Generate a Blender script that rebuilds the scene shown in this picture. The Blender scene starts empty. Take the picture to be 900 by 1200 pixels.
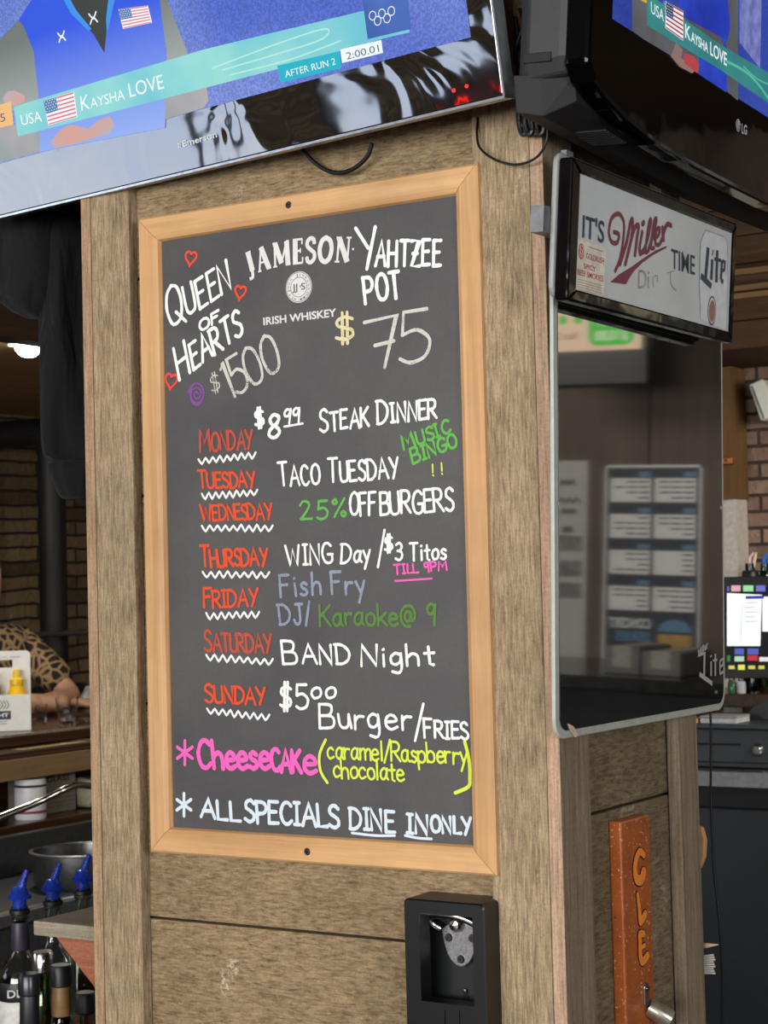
import bpy, bmesh, math, random
from mathutils import Vector as V, Matrix
random.seed(7)
SC = bpy.context.scene
COL = SC.collection

# ---------------------------------------------------------------- camera
F = 2142.0
YAW, PITCH, ROLL = -0.55574632, 0.04216199, -0.02506373
CAM = V((0, 0, 1.5))
FW = V((math.sin(YAW) * math.cos(PITCH), math.cos(YAW) * math.cos(PITCH), math.sin(PITCH)))
_r = FW.cross(V((0, 0, 1))).normalized()
_u = _r.cross(FW)
RT = _r * math.cos(ROLL) + _u * math.sin(ROLL)
UP = -_r * math.sin(ROLL) + _u * math.cos(ROLL)
cd = bpy.data.cameras.new('camera')
cam = bpy.data.objects.new('camera', cd)
COL.objects.link(cam)
cam.matrix_world = Matrix(((RT.x, UP.x, -FW.x, CAM.x), (RT.y, UP.y, -FW.y, CAM.y), (RT.z, UP.z, -FW.z, CAM.z), (0, 0, 0, 1)))
cd.sensor_fit = 'VERTICAL'
cd.sensor_height = 36.0
cd.lens = F / 1200.0 * 36.0
cd.clip_start = 0.05
cd.dof.use_dof = True
cd.dof.focus_distance = 2.65
cd.dof.aperture_fstop = 13.0
SC.camera = cam
SC.view_settings.view_transform = 'Standard'
SC.view_settings.look = 'None'
SC.view_settings.gamma = 1.0
SC.view_settings.use_curve_mapping = False
SC.view_settings.exposure = 0.0

# ---------------------------------------------------------------- light
w = bpy.data.worlds.new('world')
SC.world = w
w.use_nodes = True
w.node_tree.nodes['Background'].inputs[0].default_value = (0.75, 0.85, 1.0, 1)
w.node_tree.nodes['Background'].inputs[1].default_value = 0.4


def area(name, loc, target, sx, sy, power, colour):
    l = bpy.data.lights.new(name, 'AREA')
    l.shape = 'RECTANGLE'
    l.size, l.size_y = sx, sy
    l.energy = power
    l.color = colour
    o = bpy.data.objects.new(name, l)
    COL.objects.link(o)
    o.location = loc
    o.rotation_euler = (V(target) - V(loc)).to_track_quat('-Z', 'Y').to_euler()
    return o


area('window_daylight', (-1.0, -3.85, 1.75), (-1.0, 2.2, 1.45), 4.6, 1.5, 330, (1.0, 0.97, 0.92))
area('side_fill', (3.3, -0.9, 1.9), (-1.1, 2.5, 1.3), 1.6, 1.4, 130, (0.95, 0.97, 1.0))  # added fill for the column's right faces, no window on that side
area('panel_wall_fill', (1.2, 3.9, 2.6), (.6, 5.5, 1.3), .9, .4, 38, (1.0, 0.9, 0.78))  # added fill to brighten the wall mirrored in the board, no fitting
area('back_bar_fill', (-.5, 4.3, 1.95), (-1.9, 5.5, 1.5), .5, .3, 14, (1.0, 0.9, 0.78))  # unseen fill added for the back-bar brick, without a fixture


# ---------------------------------------------------------------- helpers
def ray(x, y):
    return FW + RT * ((x - 450) / F) - UP * ((y - 600) / F)


def onX(x, y, X):
    d = ray(x, y)
    return CAM + d * ((X - CAM.x) / d.x)


def onY(x, y, Y):
    d = ray(x, y)
    return CAM + d * ((Y - CAM.y) / d.y)


def onZ(x, y, Z):
    d = ray(x, y)
    return CAM + d * ((Z - CAM.z) / d.z)


def at(x, y, d):
    return CAM + ray(x, y) * d


class Plane:
    def __init__(s, o, u, v):
        s.o, s.u, s.v = V(o), V(u).normalized(), V(v).normalized()
        s.n = s.u.cross(s.v)

    def hit(s, x, y, off=0.0):
        d = ray(x, y)
        return CAM + d * ((s.o + s.n * off - CAM).dot(s.n) / d.dot(s.n))

    def uv(s, x, y, off=0.0):
        h = s.hit(x, y, off) - s.o
        return (h.dot(s.u), h.dot(s.v))

    def p(s, u, v, off=0.0):
        return s.o + s.u * u + s.v * v + s.n * off


def tilted(o, yaw, tilt):
    """plane whose u runs horizontally at yaw and whose top leans out by tilt (degrees)"""
    a, t = math.radians(yaw), math.radians(tilt)
    u = V((math.cos(a), math.sin(a), 0))
    n = V((u.y, -u.x, 0))
    return Plane(o, u, V((0, 0, 1)) * math.cos(t) + n * math.sin(t))


WL = {}


def hexc(h):
    h = h.lstrip('#')
    out = []
    for i in (0, 2, 4):
        c = int(h[i:i + 2], 16) / 255
        out.append(c / 12.92 if c <= 0.04045 else ((c + 0.055) / 1.055) ** 2.4)
    return (*out, 1)


def tag(o, label=None, cat=None, group=None, kind=None):
    if label: o['label'] = label
    if cat: o['category'] = cat
    if group: o['group'] = group
    if kind: o['kind'] = kind
    return o


def thing(name, label, cat, loc, group=None, kind=None):
    o = bpy.data.objects.new(name, None)
    o.empty_display_size = 0.05
    COL.objects.link(o)
    o.location = V(loc)
    WL[o] = V(loc)
    return tag(o, label, cat, group, kind)


class MB:
    def __init__(s):
        s.v, s.f, s.m, s.sm = [], [], [], []

    def add(s, verts, faces, m=0, smooth=False):
        b = len(s.v)
        s.v += [V(p) for p in verts]
        for f in faces:
            s.f.append([b + i for i in f])
            s.m.append(m)
            s.sm.append(smooth)
        return s

    def obox(s, o, a, b, c, m=0):
        """box from corner o with edge vectors a b c (right handed)"""
        o, a, b, c = V(o), V(a), V(b), V(c)
        vs = [o, o + a, o + a + b, o + b, o + c, o + a + c, o + a + b + c, o + b + c]
        fs = [(0, 3, 2, 1), (4, 5, 6, 7), (0, 1, 5, 4), (1, 2, 6, 5), (2, 3, 7, 6), (3, 0, 4, 7)]
        if a.cross(b).dot(c) < 0:
            fs = [f[::-1] for f in fs]
        return s.add(vs, fs, m)

    def box(s, x0, x1, y0, y1, z0, z1, m=0):
        return s.obox((x0, y0, z0), (x1 - x0, 0, 0), (0, y1 - y0, 0), (0, 0, z1 - z0), m)

    def prism(s, pts, vec, m=0, smooth=False):
        pts = [V(p) for p in pts]
        vec = V(vec)
        n = len(pts)
        nn = V((0, 0, 0))
        for i in range(n):
            nn += pts[i].cross(pts[(i + 1) % n])
        if nn.dot(vec) < 0:
            pts = pts[::-1]
        vs = pts + [p + vec for p in pts]
        fs = [list(range(n))[::-1], [n + i for i in range(n)]]
        s.add(vs, fs, m)
        b = len(s.v) - 2 * n
        for i in range(n):
            j = (i + 1) % n
            s.f.append([b + i, b + j, b + n + j, b + n + i])
            s.m.append(m)
            s.sm.append(smooth)
        return s

    def loft(s, rings, m=0, cap=True, smooth=True, closed=True):
        n = len(rings[0])
        vs = [p for r in rings for p in r]
        fs = []
        for k in range(len(rings) - 1):
            for i in range(n if closed else n - 1):
                j = (i + 1) % n
                fs.append((k * n + i, k * n + j, (k + 1) * n + j, (k + 1) * n + i))
        s.add(vs, fs, m, smooth)
        if cap:
            b = len(s.v) - len(vs)
            s.f.append([b + i for i in range(n)][::-1])
            s.f.append([b + (len(rings) - 1) * n + i for i in range(n)])
            s.m += [m, m]
            s.sm += [False, False]
        return s

    def tube(s, pts, r, n=12, m=0, cap=True):
        pts = [V(p) for p in pts]
        rs = r if isinstance(r, (list, tuple)) else [r] * len(pts)
        rings = []
        ref = None
        for i, p in enumerate(pts):
            t = (pts[min(i + 1, len(pts) - 1)] - pts[max(i - 1, 0)]).normalized()
            if ref is None:
                ref = t.orthogonal().normalized()
            ref = (ref - t * ref.dot(t)).normalized()
            bt = t.cross(ref)
            rings.append([p + (ref * math.cos(2 * math.pi * k / n) + bt * math.sin(2 * math.pi * k / n)) * rs[i] for k in range(n)])
        return s.loft(rings, m, cap)

    def lathe(s, prof, o, axis=(0, 0, 1), n=24, m=0, cap=False, sx=1.0, ref=None):
        a = V(axis).normalized()
        e = V(ref).normalized() if ref else a.orthogonal().normalized()
        g = a.cross(e)
        rings = [[V(o) + a * h + (e * math.cos(2 * math.pi * k / n) * sx + g * math.sin(2 * math.pi * k / n)) * max(r, 1e-5) for k in range(n)] for r, h in prof]
        return s.loft(rings, m, cap)

    def ribbon(s, pl, pts, w, off, m=0, caps=True):
        """flat stroke of half width w (number or list) on plane pl through uv points"""
        n = len(pts)
        if n < 2: return s
        ws = w if isinstance(w, (list, tuple)) else [w] * n
        L, R = [], []
        for i, (x, y) in enumerate(pts):
            x0, y0 = pts[max(i - 1, 0)]
            x1, y1 = pts[min(i + 1, n - 1)]
            dx, dy = x1 - x0, y1 - y0
            l = math.hypot(dx, dy) or 1
            nx, ny = -dy / l, dx / l
            k = 1.0
            if 0 < i < n - 1:
                ax, ay = x - x0, y - y0
                la = math.hypot(ax, ay) or 1
                c = abs((-ay / la) * nx + (ax / la) * ny)
                k = 1 / max(c, 0.6)
            L.append((x + nx * ws[i] * k, y + ny * ws[i] * k))
            R.append((x - nx * ws[i] * k, y - ny * ws[i] * k))
        vs = [pl.p(a, b, off) for a, b in L] + [pl.p(a, b, off) for a, b in R]
        s.add(vs, [(i, n + i, n + i + 1, i + 1) for i in range(n - 1)], m)
        rise = 3e-5
        for i in range(n):
            for q in (s.v[-2 * n + i], s.v[-n + i]): q += pl.n * (rise * i / (n - 1))
        if caps:
            for (x, y), (bx, by), w_ in ((pts[0], pts[1], ws[0]), (pts[-1], pts[-2], ws[-1])):
                an = math.atan2(y - by, x - bx)
                vs = [pl.p(x + w_ * math.cos(an + t), y + w_ * math.sin(an + t), off + (rise if (x, y) == pts[-1] else 0)) for t in (-math.pi / 2, -1.05, -.52, 0, .52, 1.05, math.pi / 2)]
                s.add(vs, [list(range(7))], m)
        return s

    def poly(s, pl, uvs, off, m=0):
        a = sum(uvs[i][0] * uvs[(i + 1) % len(uvs)][1] - uvs[(i + 1) % len(uvs)][0] * uvs[i][1] for i in range(len(uvs)))
        if a < 0: uvs = uvs[::-1]
        return s.add([pl.p(a_, b_, off) for a_, b_ in uvs], [list(range(len(uvs)))], m)

    def slab(s, pl, uvs, o0, o1, m=0, smooth=False):
        return s.prism([pl.p(a, b, o0) for a, b in uvs], pl.n * (o1 - o0), m, smooth)

    def pxpoly(s, pl, pxs, off, m=0):
        return s.poly(pl, [pl.uv(*q) for q in pxs], off, m)

    def build(s, name, mats, parent=None, loc=None, bevel=0, subsurf=0, autosmooth=True):
        o_ = WL[parent] if parent is not None else (V(loc) if loc is not None else V((0, 0, 0)))
        me = bpy.data.meshes.new(name)
        me.from_pydata([tuple(p - o_) for p in s.v], [], s.f)
        if not isinstance(mats, (list, tuple)): mats = [mats]
        for mm in mats: me.materials.append(mm)
        for i, p in enumerate(me.polygons):
            p.material_index = s.m[i]
            p.use_smooth = s.sm[i]
        if any(mm.node_tree.nodes['Principled BSDF'].inputs['Transmission Weight'].default_value > 0 for mm in mats):
            bm = bmesh.new()
            bm.from_mesh(me)
            bmesh.ops.remove_doubles(bm, verts=bm.verts, dist=2e-5)
            bmesh.ops.recalc_face_normals(bm, faces=bm.faces)
            bm.to_mesh(me)
            bm.free()
        me.update()
        if any(s.sm): me.set_sharp_from_angle(angle=math.radians(42))
        o = bpy.data.objects.new(name, me)
        COL.objects.link(o)
        WL[o] = o_
        if parent is not None: o.parent = parent
        else: o.location = o_
        if bevel:
            b = o.modifiers.new('bevel', 'BEVEL')
            b.width = bevel
            b.segments = 2
            b.limit_method = 'ANGLE'
            b.angle_limit = math.radians(40)
        if subsurf:
            b = o.modifiers.new('subsurf', 'SUBSURF')
            b.levels = b.render_levels = subsurf
        return o


def structure(mb, name, mats, loc=None, bevel=0):
    return tag(mb.build(name, mats, None, loc, bevel), kind='structure')


def arc(cx, cy, r, a0, a1, n=12, ry=None):
    ry = r if ry is None else ry
    return [(cx + r * math.cos(math.radians(a0 + (a1 - a0) * i / n)), cy + ry * math.sin(math.radians(a0 + (a1 - a0) * i / n))) for i in range(n + 1)]


def rrect(x0, x1, y0, y1, r, n=5):
    return arc(x1 - r, y1 - r, r, 0, 90, n) + arc(x0 + r, y1 - r, r, 90, 180, n) + arc(x0 + r, y0 + r, r, 180, 270, n) + arc(x1 - r, y0 + r, r, 270, 360, n)


def smooth_line(pts, k=6):
    if len(pts) < 3: return list(pts)
    P = [pts[0]] + list(pts) + [pts[-1]]
    D = len(pts[0])
    out = []
    for i in range(1, len(P) - 2):
        for j in range(k):
            t = j / k
            out.append(tuple(0.5 * (2 * P[i][a] + (P[i + 1][a] - P[i - 1][a]) * t + (2 * P[i - 1][a] - 5 * P[i][a] + 4 * P[i + 1][a] - P[i + 2][a]) * t * t
                                    + (3 * P[i][a] - P[i - 1][a] - 3 * P[i + 1][a] + P[i + 2][a]) * t ** 3) for a in range(D)))
    out.append(tuple(pts[-1]))
    return out


# ---------------------------------------------------------------- materials
def new_mat(name):
    m = bpy.data.materials.new(name)
    m.use_nodes = True
    return m, m.node_tree, m.node_tree.nodes['Principled BSDF']


def N(t, typ, **kw):
    n = t.nodes.new(typ)
    for k, v in kw.items(): setattr(n, k, v)
    return n


def coords(t, scale=(1, 1, 1), rot=(0, 0, 0), kind='Object'):
    tc = N(t, 'ShaderNodeTexCoord')
    mp = N(t, 'ShaderNodeMapping')
    mp.inputs['Scale'].default_value = scale
    mp.inputs['Rotation'].default_value = rot
    t.links.new(tc.outputs[kind], mp.inputs['Vector'])
    return mp.outputs[0]


def noise(t, vec, scale, detail=4, rough=0.6, dist=0.0):
    n = N(t, 'ShaderNodeTexNoise')
    n.inputs['Scale'].default_value = scale
    n.inputs['Detail'].default_value = detail
    n.inputs['Roughness'].default_value = rough
    n.inputs['Distortion'].default_value = dist
    t.links.new(vec, n.inputs['Vector'])
    return n.outputs['Fac']


def ramp(t, fac, stops):
    r = N(t, 'ShaderNodeValToRGB')
    e = r.color_ramp.elements
    while len(e) < len(stops): e.new(0.5)
    for i, (p, c) in enumerate(stops):
        e[i].position = p
        e[i].color = hexc(c) if isinstance(c, str) else (c if not isinstance(c, (int, float)) else (c, c, c, 1))
    t.links.new(fac, r.inputs[0])
    return r.outputs[0]


def mix(t, fac, a, b, mode='MIX'):
    n = N(t, 'ShaderNodeMix', data_type='RGBA', blend_type=mode)
    for k, v in ((0, fac), (6, a), (7, b)):
        if isinstance(v, (int, float)): n.inputs[k].default_value = v
        elif isinstance(v, (tuple, str)): n.inputs[k].default_value = hexc(v) if isinstance(v, str) else v
        else: t.links.new(v, n.inputs[k])
    return n.outputs[2]


def bump(t, b, h, strength, dist=0.002):
    n = N(t, 'ShaderNodeBump')
    n.inputs['Strength'].default_value = strength
    n.inputs['Distance'].default_value = dist
    t.links.new(h, n.inputs['Height'])
    t.links.new(n.outputs[0], b.inputs['Normal'])


def plain(name, c, rough=0.5, metal=0.0, spec=0.5, grain=0.06, gscale=60, ior=None, trans=0.0, coat=0.0):
    m, t, b = new_mat(name)
    f = noise(t, coords(t), gscale, 3)
    col = hexc(c)
    d = tuple(max(0, x * (1 - grain * 3)) for x in col[:3]) + (1,)
    l = tuple(min(1, x * (1 + grain * 3)) for x in col[:3]) + (1,)
    t.links.new(ramp(t, f, [(0.3, d), (0.7, l)]), b.inputs['Base Color'])
    b.inputs['Roughness'].default_value = rough
    b.inputs['Metallic'].default_value = metal
    b.inputs['Specular IOR Level'].default_value = spec
    b.inputs['Transmission Weight'].default_value = trans
    b.inputs['Coat Weight'].default_value = coat
    if ior: b.inputs['IOR'].default_value = ior
    return m


def emit(name, c, strength=1.0, c2=None, scale=3.0):
    m, t, b = new_mat(name)
    b.inputs['Base Color'].default_value = (0.01, 0.01, 0.01, 1)
    b.inputs['Roughness'].default_value = 0.4
    b.inputs['Specular IOR Level'].default_value = 0.12
    if c2:
        f = noise(t, coords(t), scale, 3)
        t.links.new(ramp(t, f, [(0.35, c), (0.65, c2)]), b.inputs['Emission Color'])
    else:
        b.inputs['Emission Color'].default_value = hexc(c)
    b.inputs['Emission Strength'].default_value = strength
    return m


def wood(name, dark, light, axis='z', fine=200, along=6.0, rough=0.8, bumpy=0.5, spots=0.0, saw=0.0, spec=0.25, streak=.45, scuff=0.0):
    m, t, b = new_mat(name)

    def st(f_, a_): return {'x': (a_, f_, f_), 'y': (f_, a_, f_), 'z': (f_, f_, a_)}[axis]
    f1 = noise(t, coords(t, st(fine, along)), 1.0, 5, 0.7, 0.4)
    f2 = noise(t, coords(t, st(fine * .16, along * .25)), 1.0, 4, 0.65, 1.2)
    f3 = noise(t, coords(t), 4.5, 4, 0.65)
    f6 = noise(t, coords(t), 260, 3, 0.7)
    c = ramp(t, f1, [(0.32, dark), (0.64, light)])
    c = mix(t, streak, c, ramp(t, f2, [(0.32, dark), (0.68, light)]))
    c = mix(t, 0.5, c, ramp(t, f3, [(0.3, 0.5), (0.7, 1.0)]), 'MULTIPLY')
    if spots:
        c = mix(t, 0.45, c, ramp(t, f6, [(0.3, 0.45), (0.55, 1.0)]), 'MULTIPLY')
    if saw:
        f4 = noise(t, coords(t, st(16, 130)), 1.0, 3, 0.7, 0.3)
        c = mix(t, saw, c, ramp(t, f4, [(0.3, 0.55), (0.6, 1.0)]), 'MULTIPLY')
    if spots:
        f5 = noise(t, coords(t, st(60, 25)), 1.0, 5, 0.7)
        c = mix(t, ramp(t, f5, [(0.68, 0.0), (0.74, spots)]), c, 'cdbfa6')
    if scuff:
        f7 = noise(t, coords(t), 9, 2, 0.5)
        f8 = noise(t, coords(t), 120, 4, 0.8)
        c = mix(t, mix(t, 1.0, ramp(t, f7, [(.64, 0.0), (.72, scuff)]), ramp(t, f8, [(.52, 0.0), (.6, 1.0)]), 'MULTIPLY'), c, 'd8ccb4')
    oi = N(t, 'ShaderNodeObjectInfo')
    c = mix(t, 0.2, c, ramp(t, oi.outputs['Random'], [(0.0, 0.6), (1.0, 1.0)]), 'MULTIPLY')
    t.links.new(c, b.inputs['Base Color'])
    b.inputs['Roughness'].default_value = rough
    b.inputs['Specular IOR Level'].default_value = spec
    bump(t, b, f1, bumpy, 0.0012)
    return m


def chalk(name, c, cover=0.52, rough=0.85, base='3a393b', scale=520):
    """chalk or chalk marker on the board: gaps let the board colour through"""
    m, t, b = new_mat(name)
    f = noise(t, coords(t), scale, 3, 0.6)
    f2 = noise(t, coords(t), 45, 3, 0.6)
    a = N(t, 'ShaderNodeMath', operation='MULTIPLY_ADD')
    t.links.new(f2, a.inputs[0])
    a.inputs[1].default_value = 0.6
    t.links.new(f, a.inputs[2])
    k = 0.8 - cover * 0.45
    t.links.new(ramp(t, a.outputs[0], [(max(0.01, k - 0.1), base), (min(0.99, k + 0.12), c)]), b.inputs['Base Color'])
    b.inputs['Roughness'].default_value = rough
    b.inputs['Specular IOR Level'].default_value = 0.2
    return m


def glass(name, tint='eef4f2', rough=0.0, ior=1.45):
    m, t, b = new_mat(name)
    b.inputs['Base Color'].default_value = hexc(tint)
    b.inputs['Transmission Weight'].default_value = 1.0
    b.inputs['Roughness'].default_value = rough
    b.inputs['IOR'].default_value = ior
    return m


def gloss_black(name, c='060607', rough=0.04, ior=1.5, wave=0.0, wscale=6.0, metal=0.0):
    m, t, b = new_mat(name)
    b.inputs['Base Color'].default_value = hexc(c)
    f = noise(t, coords(t), 40, 3)
    t.links.new(ramp(t, f, [(0.3, (rough,) * 3 + (1,)), (0.8, (rough * 1.6,) * 3 + (1,))]), b.inputs['Roughness'])
    b.inputs['IOR'].default_value = ior
    b.inputs['Metallic'].default_value = metal
    if wave:
        bump(t, b, noise(t, coords(t), wscale, 2, 0.5, 0.8), wave, 0.02)
    return m


M = {}
M['post'] = wood('rough_sawn_post', '6a563f', 'cbb390', 'z', 260, 26, saw=0.15, spots=0.6, bumpy=1.0, streak=.3, scuff=.5)
M['post_edge'] = wood('tan_edge_wood', '86694e', 'cfae8a', 'z', 240, 14, saw=0.12, spots=0.4, bumpy=0.7, streak=.3)
M['post_pink'] = wood('sawn_edge_wood', '8d6f59', 'dcbb9e', 'z', 240, 12, saw=0.12, spots=0.4, bumpy=0.7, streak=.3)
M['plank'] = wood('weathered_plank', '5e4a33', 'b89f7a', 'x', 250, 48, saw=0.15, spots=0.6, bumpy=1.0, streak=.22, scuff=.8)
M['plank_side'] = wood('weathered_plank_side', '4c4232', '998767', 'y', 250, 40, saw=0.15, spots=0.5, bumpy=1.0, streak=.25, scuff=.4)
M['pine_h'] = wood('pine_frame_across', 'c08f5c', 'e2b581', 'x', 90, 3.0, rough=0.5, bumpy=0.12, spec=0.4)
M['pine_v'] = wood('pine_frame_upright', 'bc8b58', 'e0b27e', 'z', 90, 3.0, rough=0.5, bumpy=0.12, spec=0.4)
M['dark_seam'] = plain('dark_gap', '15110d', 0.9)
M['black'] = plain('black_plastic', '141416', 0.42, grain=0.05)
M['black_soft'] = plain('matte_black', '101011', 0.7)
M['cable'] = plain('black_cable', '0c0c0d', 0.45)
M['screw'] = plain('dark_screw', '5a544c', 0.35, 0.9)
M['steel'] = plain('stainless_steel', 'a8aaac', 0.28, 0.95, grain=0.05)
M['chrome'] = plain('chrome', 'd4d4d4', 0.16, 1.0, grain=0.04)
M['white'] = plain('white_card', 'e9e8e2', 0.5, grain=0.015)
M['grey'] = plain('grey_metal', '77787a', 0.45, 0.5)

# ---------------------------------------------------------------- hand lettering
GL = {
 'A': (.75, "0,0 .38,1 .75,0|.13,.36 .62,.38"), 'B': (.62, "0,0 0,1|~0,1 .45,.97 .52,.75 .4,.56 .06,.52|~.06,.52 .5,.5 .62,.27 .5,.04 0,0"),
 'C': (.62, "~.6,.85 .4,1 .15,.9 0,.5 .13,.1 .38,0 .62,.16"), 'D': (.68, "0,0 .02,1|~-.06,1 .35,.97 .66,.65 .6,.25 .3,.02 -.04,0"),
 'E': (.52, "0,0 0,1|0,1 .52,1|0,.53 .42,.54|0,0 .54,.02"), 'F': (.52, "0,0 .02,1|0,1 .54,1|0,.54 .42,.55"),
 'G': (.7, "~.62,.85 .4,1 .14,.9 0,.5 .13,.1 .4,0 .64,.12 .66,.42|.38,.43 .7,.43"), 'H': (.64, "0,0 0,1|.64,0 .64,1|0,.5 .64,.52"),
 'I': (.3, "0,1 .3,1|.15,1 .15,0|0,0 .3,0"), 'J': (.5, "~.38,1 .38,.25 .28,.02 .1,.02 0,.2|.15,1 .58,1"),
 'K': (.62, "0,0 0,1|.58,1 .02,.45|.16,.55 .62,0"), 'L': (.48, "0,1 0,0 .5,.02"), 'M': (.85, "0,0 .1,1 .42,.35 .76,1 .85,0"),
 'N': (.66, "0,0 .02,1 .62,0 .64,1"), 'O': (.7, "~.38,1 .12,.88 0,.5 .12,.1 .36,0 .6,.12 .7,.5 .58,.88 .34,1"),
 'P': (.58, "0,0 0,1|~-.04,1 .4,.97 .56,.75 .42,.5 .02,.44"), 'Q': (.78, "~.4,1 .12,.86 0,.48 .14,.08 .38,0 .64,.12 .74,.5 .62,.88 .36,1|.42,.28 .82,-.1"),
 'R': (.62, "0,0 0,1|~-.04,1 .42,.97 .56,.75 .42,.52 .02,.48|.2,.48 .64,0"), 'S': (.54, "~.52,.86 .32,1 .08,.9 .06,.66 .28,.52 .5,.36 .5,.12 .26,0 0,.12"),
 'T': (.62, "0,1 .62,1|.31,1 .3,0"), 'U': (.62, "~0,1 0,.3 .1,.04 .32,0 .54,.08 .6,.35 .6,1"), 'V': (.66, "0,1 .33,0 .66,1"),
 'W': (.95, "0,1 .24,0 .48,.8 .7,0 .95,1"), 'X': (.62, "0,1 .62,0|.62,1 0,0"), 'Y': (.66, "0,1 .33,.5|.66,1 .2,-.02"), 'Z': (.58, "0,1 .58,1 0,0 .6,0|.12,.5 .46,.5"),
 'a': (.5, "~.44,.5 .25,.58 .05,.42 .02,.15 .18,0 .36,.12 .44,.5|~.46,.56 .42,.15 .54,0"), 'b': (.5, "0,1 0,0|~0,.4 .25,.58 .48,.4 .44,.08 .2,0 0,.1"),
 'c': (.44, "~.42,.46 .25,.58 .05,.45 .0,.2 .16,0 .44,.1"), 'e': (.46, "~.02,.3 .42,.34 .38,.52 .2,.58 .03,.42 .02,.14 .2,0 .46,.1"),
 'g': (.48, "~.42,.5 .22,.58 .03,.4 .05,.12 .22,.04 .4,.2 .44,.54|~.44,.56 .44,-.1 .32,-.36 .05,-.3"), 'h': (.48, "0,1 0,0|~0,.35 .2,.56 .4,.5 .46,.3 .46,0"),
 'i': (.14, ".07,.56 .07,0|.06,.8 .09,.82"), 'k': (.48, "0,1 0,0|.44,.58 .04,.24|.14,.32 .48,0"), 'l': (.12, ".05,1 .06,0"),
 'm': (.74, "0,.56 0,0|~0,.36 .16,.56 .34,.5 .36,0|~.36,.36 .54,.56 .72,.48 .74,0"), 'n': (.46, "0,.56 0,0|~0,.34 .2,.56 .4,.48 .45,.28 .46,0"),
 'o': (.48, "~.26,.58 .06,.48 0,.26 .1,.04 .24,0 .42,.08 .48,.3 .4,.52 .22,.58"), 'p': (.5, "0,.56 0,-.36|~0,.4 .25,.58 .48,.4 .42,.08 .2,0 0,.1"),
 'r': (.36, "0,.56 0,0|~0,.32 .14,.52 .36,.52"), 's': (.38, "~.36,.5 .2,.58 .06,.48 .12,.34 .3,.26 .36,.12 .2,0 0,.06"), 't': (.38, ".18,.85 .2,.05 .34,0|0,.55 .38,.57"),
 'u': (.46, "~0,.56 .02,.14 .16,0 .36,.1 .44,.56|.44,.56 .48,0"), 'y': (.46, "0,.56 .24,.06|.46,.58 .08,-.38"), 'z': (.42, "0,.56 .42,.56 0,0 .42,0"),
 'w': (.66, "0,.56 .17,0 .34,.46 .5,0 .66,.56"), 'd': (.5, "~.44,.46 .22,.58 .03,.4 .03,.1 .2,0 .44,.16|.46,1 .46,0"),
 '0': (.6, "~.32,1 .1,.85 0,.48 .1,.08 .3,0 .5,.12 .58,.5 .5,.88 .28,1"), '1': (.2, "0,.85 .14,1 .14,0"), '2': (.56, "~.02,.78 .2,1 .46,.92 .48,.68 .2,.25 0,.02|0,.02 .58,.02"),
 '3': (.52, "~.04,.9 .3,1 .48,.8 .36,.58 .16,.54|~.16,.54 .46,.46 .5,.18 .28,0 0,.1"), '5': (.54, ".5,1 .08,1 .05,.56|~.05,.56 .32,.62 .54,.4 .46,.1 .2,0 0,.1"),
 '7': (.58, "0,.95 .58,1 .3,0|.16,.46 .5,.5"), '8': (.52, "~.42,.88 .24,1 .06,.84 .14,.6 .42,.38 .5,.16 .28,0 .04,.12 .06,.36 .4,.62 .46,.86 .26,1"),
 '9': (.46, "~.42,.88 .2,1 .02,.8 .08,.56 .3,.56 .42,.86|.44,.96 .38,0"), '4': (.6, ".34,1 0,.3 .6,.34|.44,.65 .44,0"), '6': (.5, "~.44,.95 .16,.7 .02,.3 .14,.02 .4,.04 .48,.28 .3,.48 .06,.34"),
 '$': (.56, "~.5,.82 .3,.92 .08,.82 .08,.62 .28,.5 .48,.38 .48,.16 .26,.06 .02,.16|.22,1.1 .2,-.1|.36,1.1 .34,-.1"),
 '%': (.7, ".66,1 .04,0|~.16,.98 .04,.86 .12,.72 .26,.8 .2,.97|~.52,.3 .42,.16 .52,.02 .66,.14 .56,.3"), '/': (.4, ".4,1.1 0,-.1"), '!': (.12, ".06,1 .06,.3|.05,.05 .08,.0"),
 '.': (.1, ".03,.02 .07,.0"), '@': (.8, "~.55,.6 .35,.66 .22,.45 .28,.22 .46,.24 .58,.6 .56,.24 .72,.3 .76,.6 .6,.9 .3,.92 .06,.7 .02,.3 .2,.0 .5,-.04"),
 '(': (.25, "~.22,1.1 .04,.75 .02,.3 .2,-.15"), ')': (.25, "~.02,1.1 .22,.75 .22,.3 .02,-.15"), "'": (.1, ".05,1 .03,.75"), '-': (.4, ".02,.45 .38,.46"), '&': (.6, "~.56,0 .2,.6 .2,.9 .36,.95 .36,.75 .06,.4 .06,.1 .3,0 .58,.4"),
}


def glyph(ch):
    w_, d = GL[ch]
    out = []
    for s in d.split('|'):
        sm = s.startswith('~')
        pts = [tuple(float(q) for q in p.split(',')) for p in s.lstrip('~').split()]
        out.append(smooth_line(pts, 5) if sm else pts)
    return w_, out


def layout(text, small=None, gap=.2):
    """strokes in em units; with small set, lower case letters are drawn as small capitals of that height"""
    x, out = 0, []
    for ch in text:
        if ch == ' ':
            x += .42
            continue
        k = 1.0
        c = ch
        if small and ch.islower():
            c, k = ch.upper(), small
        w_, st = glyph(c)
        jx, jy, sk = random.uniform(-.03, .03), random.uniform(-.035, .035), random.uniform(-.06, .06)
        for s in st:
            out.append([((px + sk * py) * k + x + jx, py * k + jy) for px, py in s])
        x += w_ * k + gap * (k if small else 1)
    return out, x - gap


ZO = [0.0]


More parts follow.
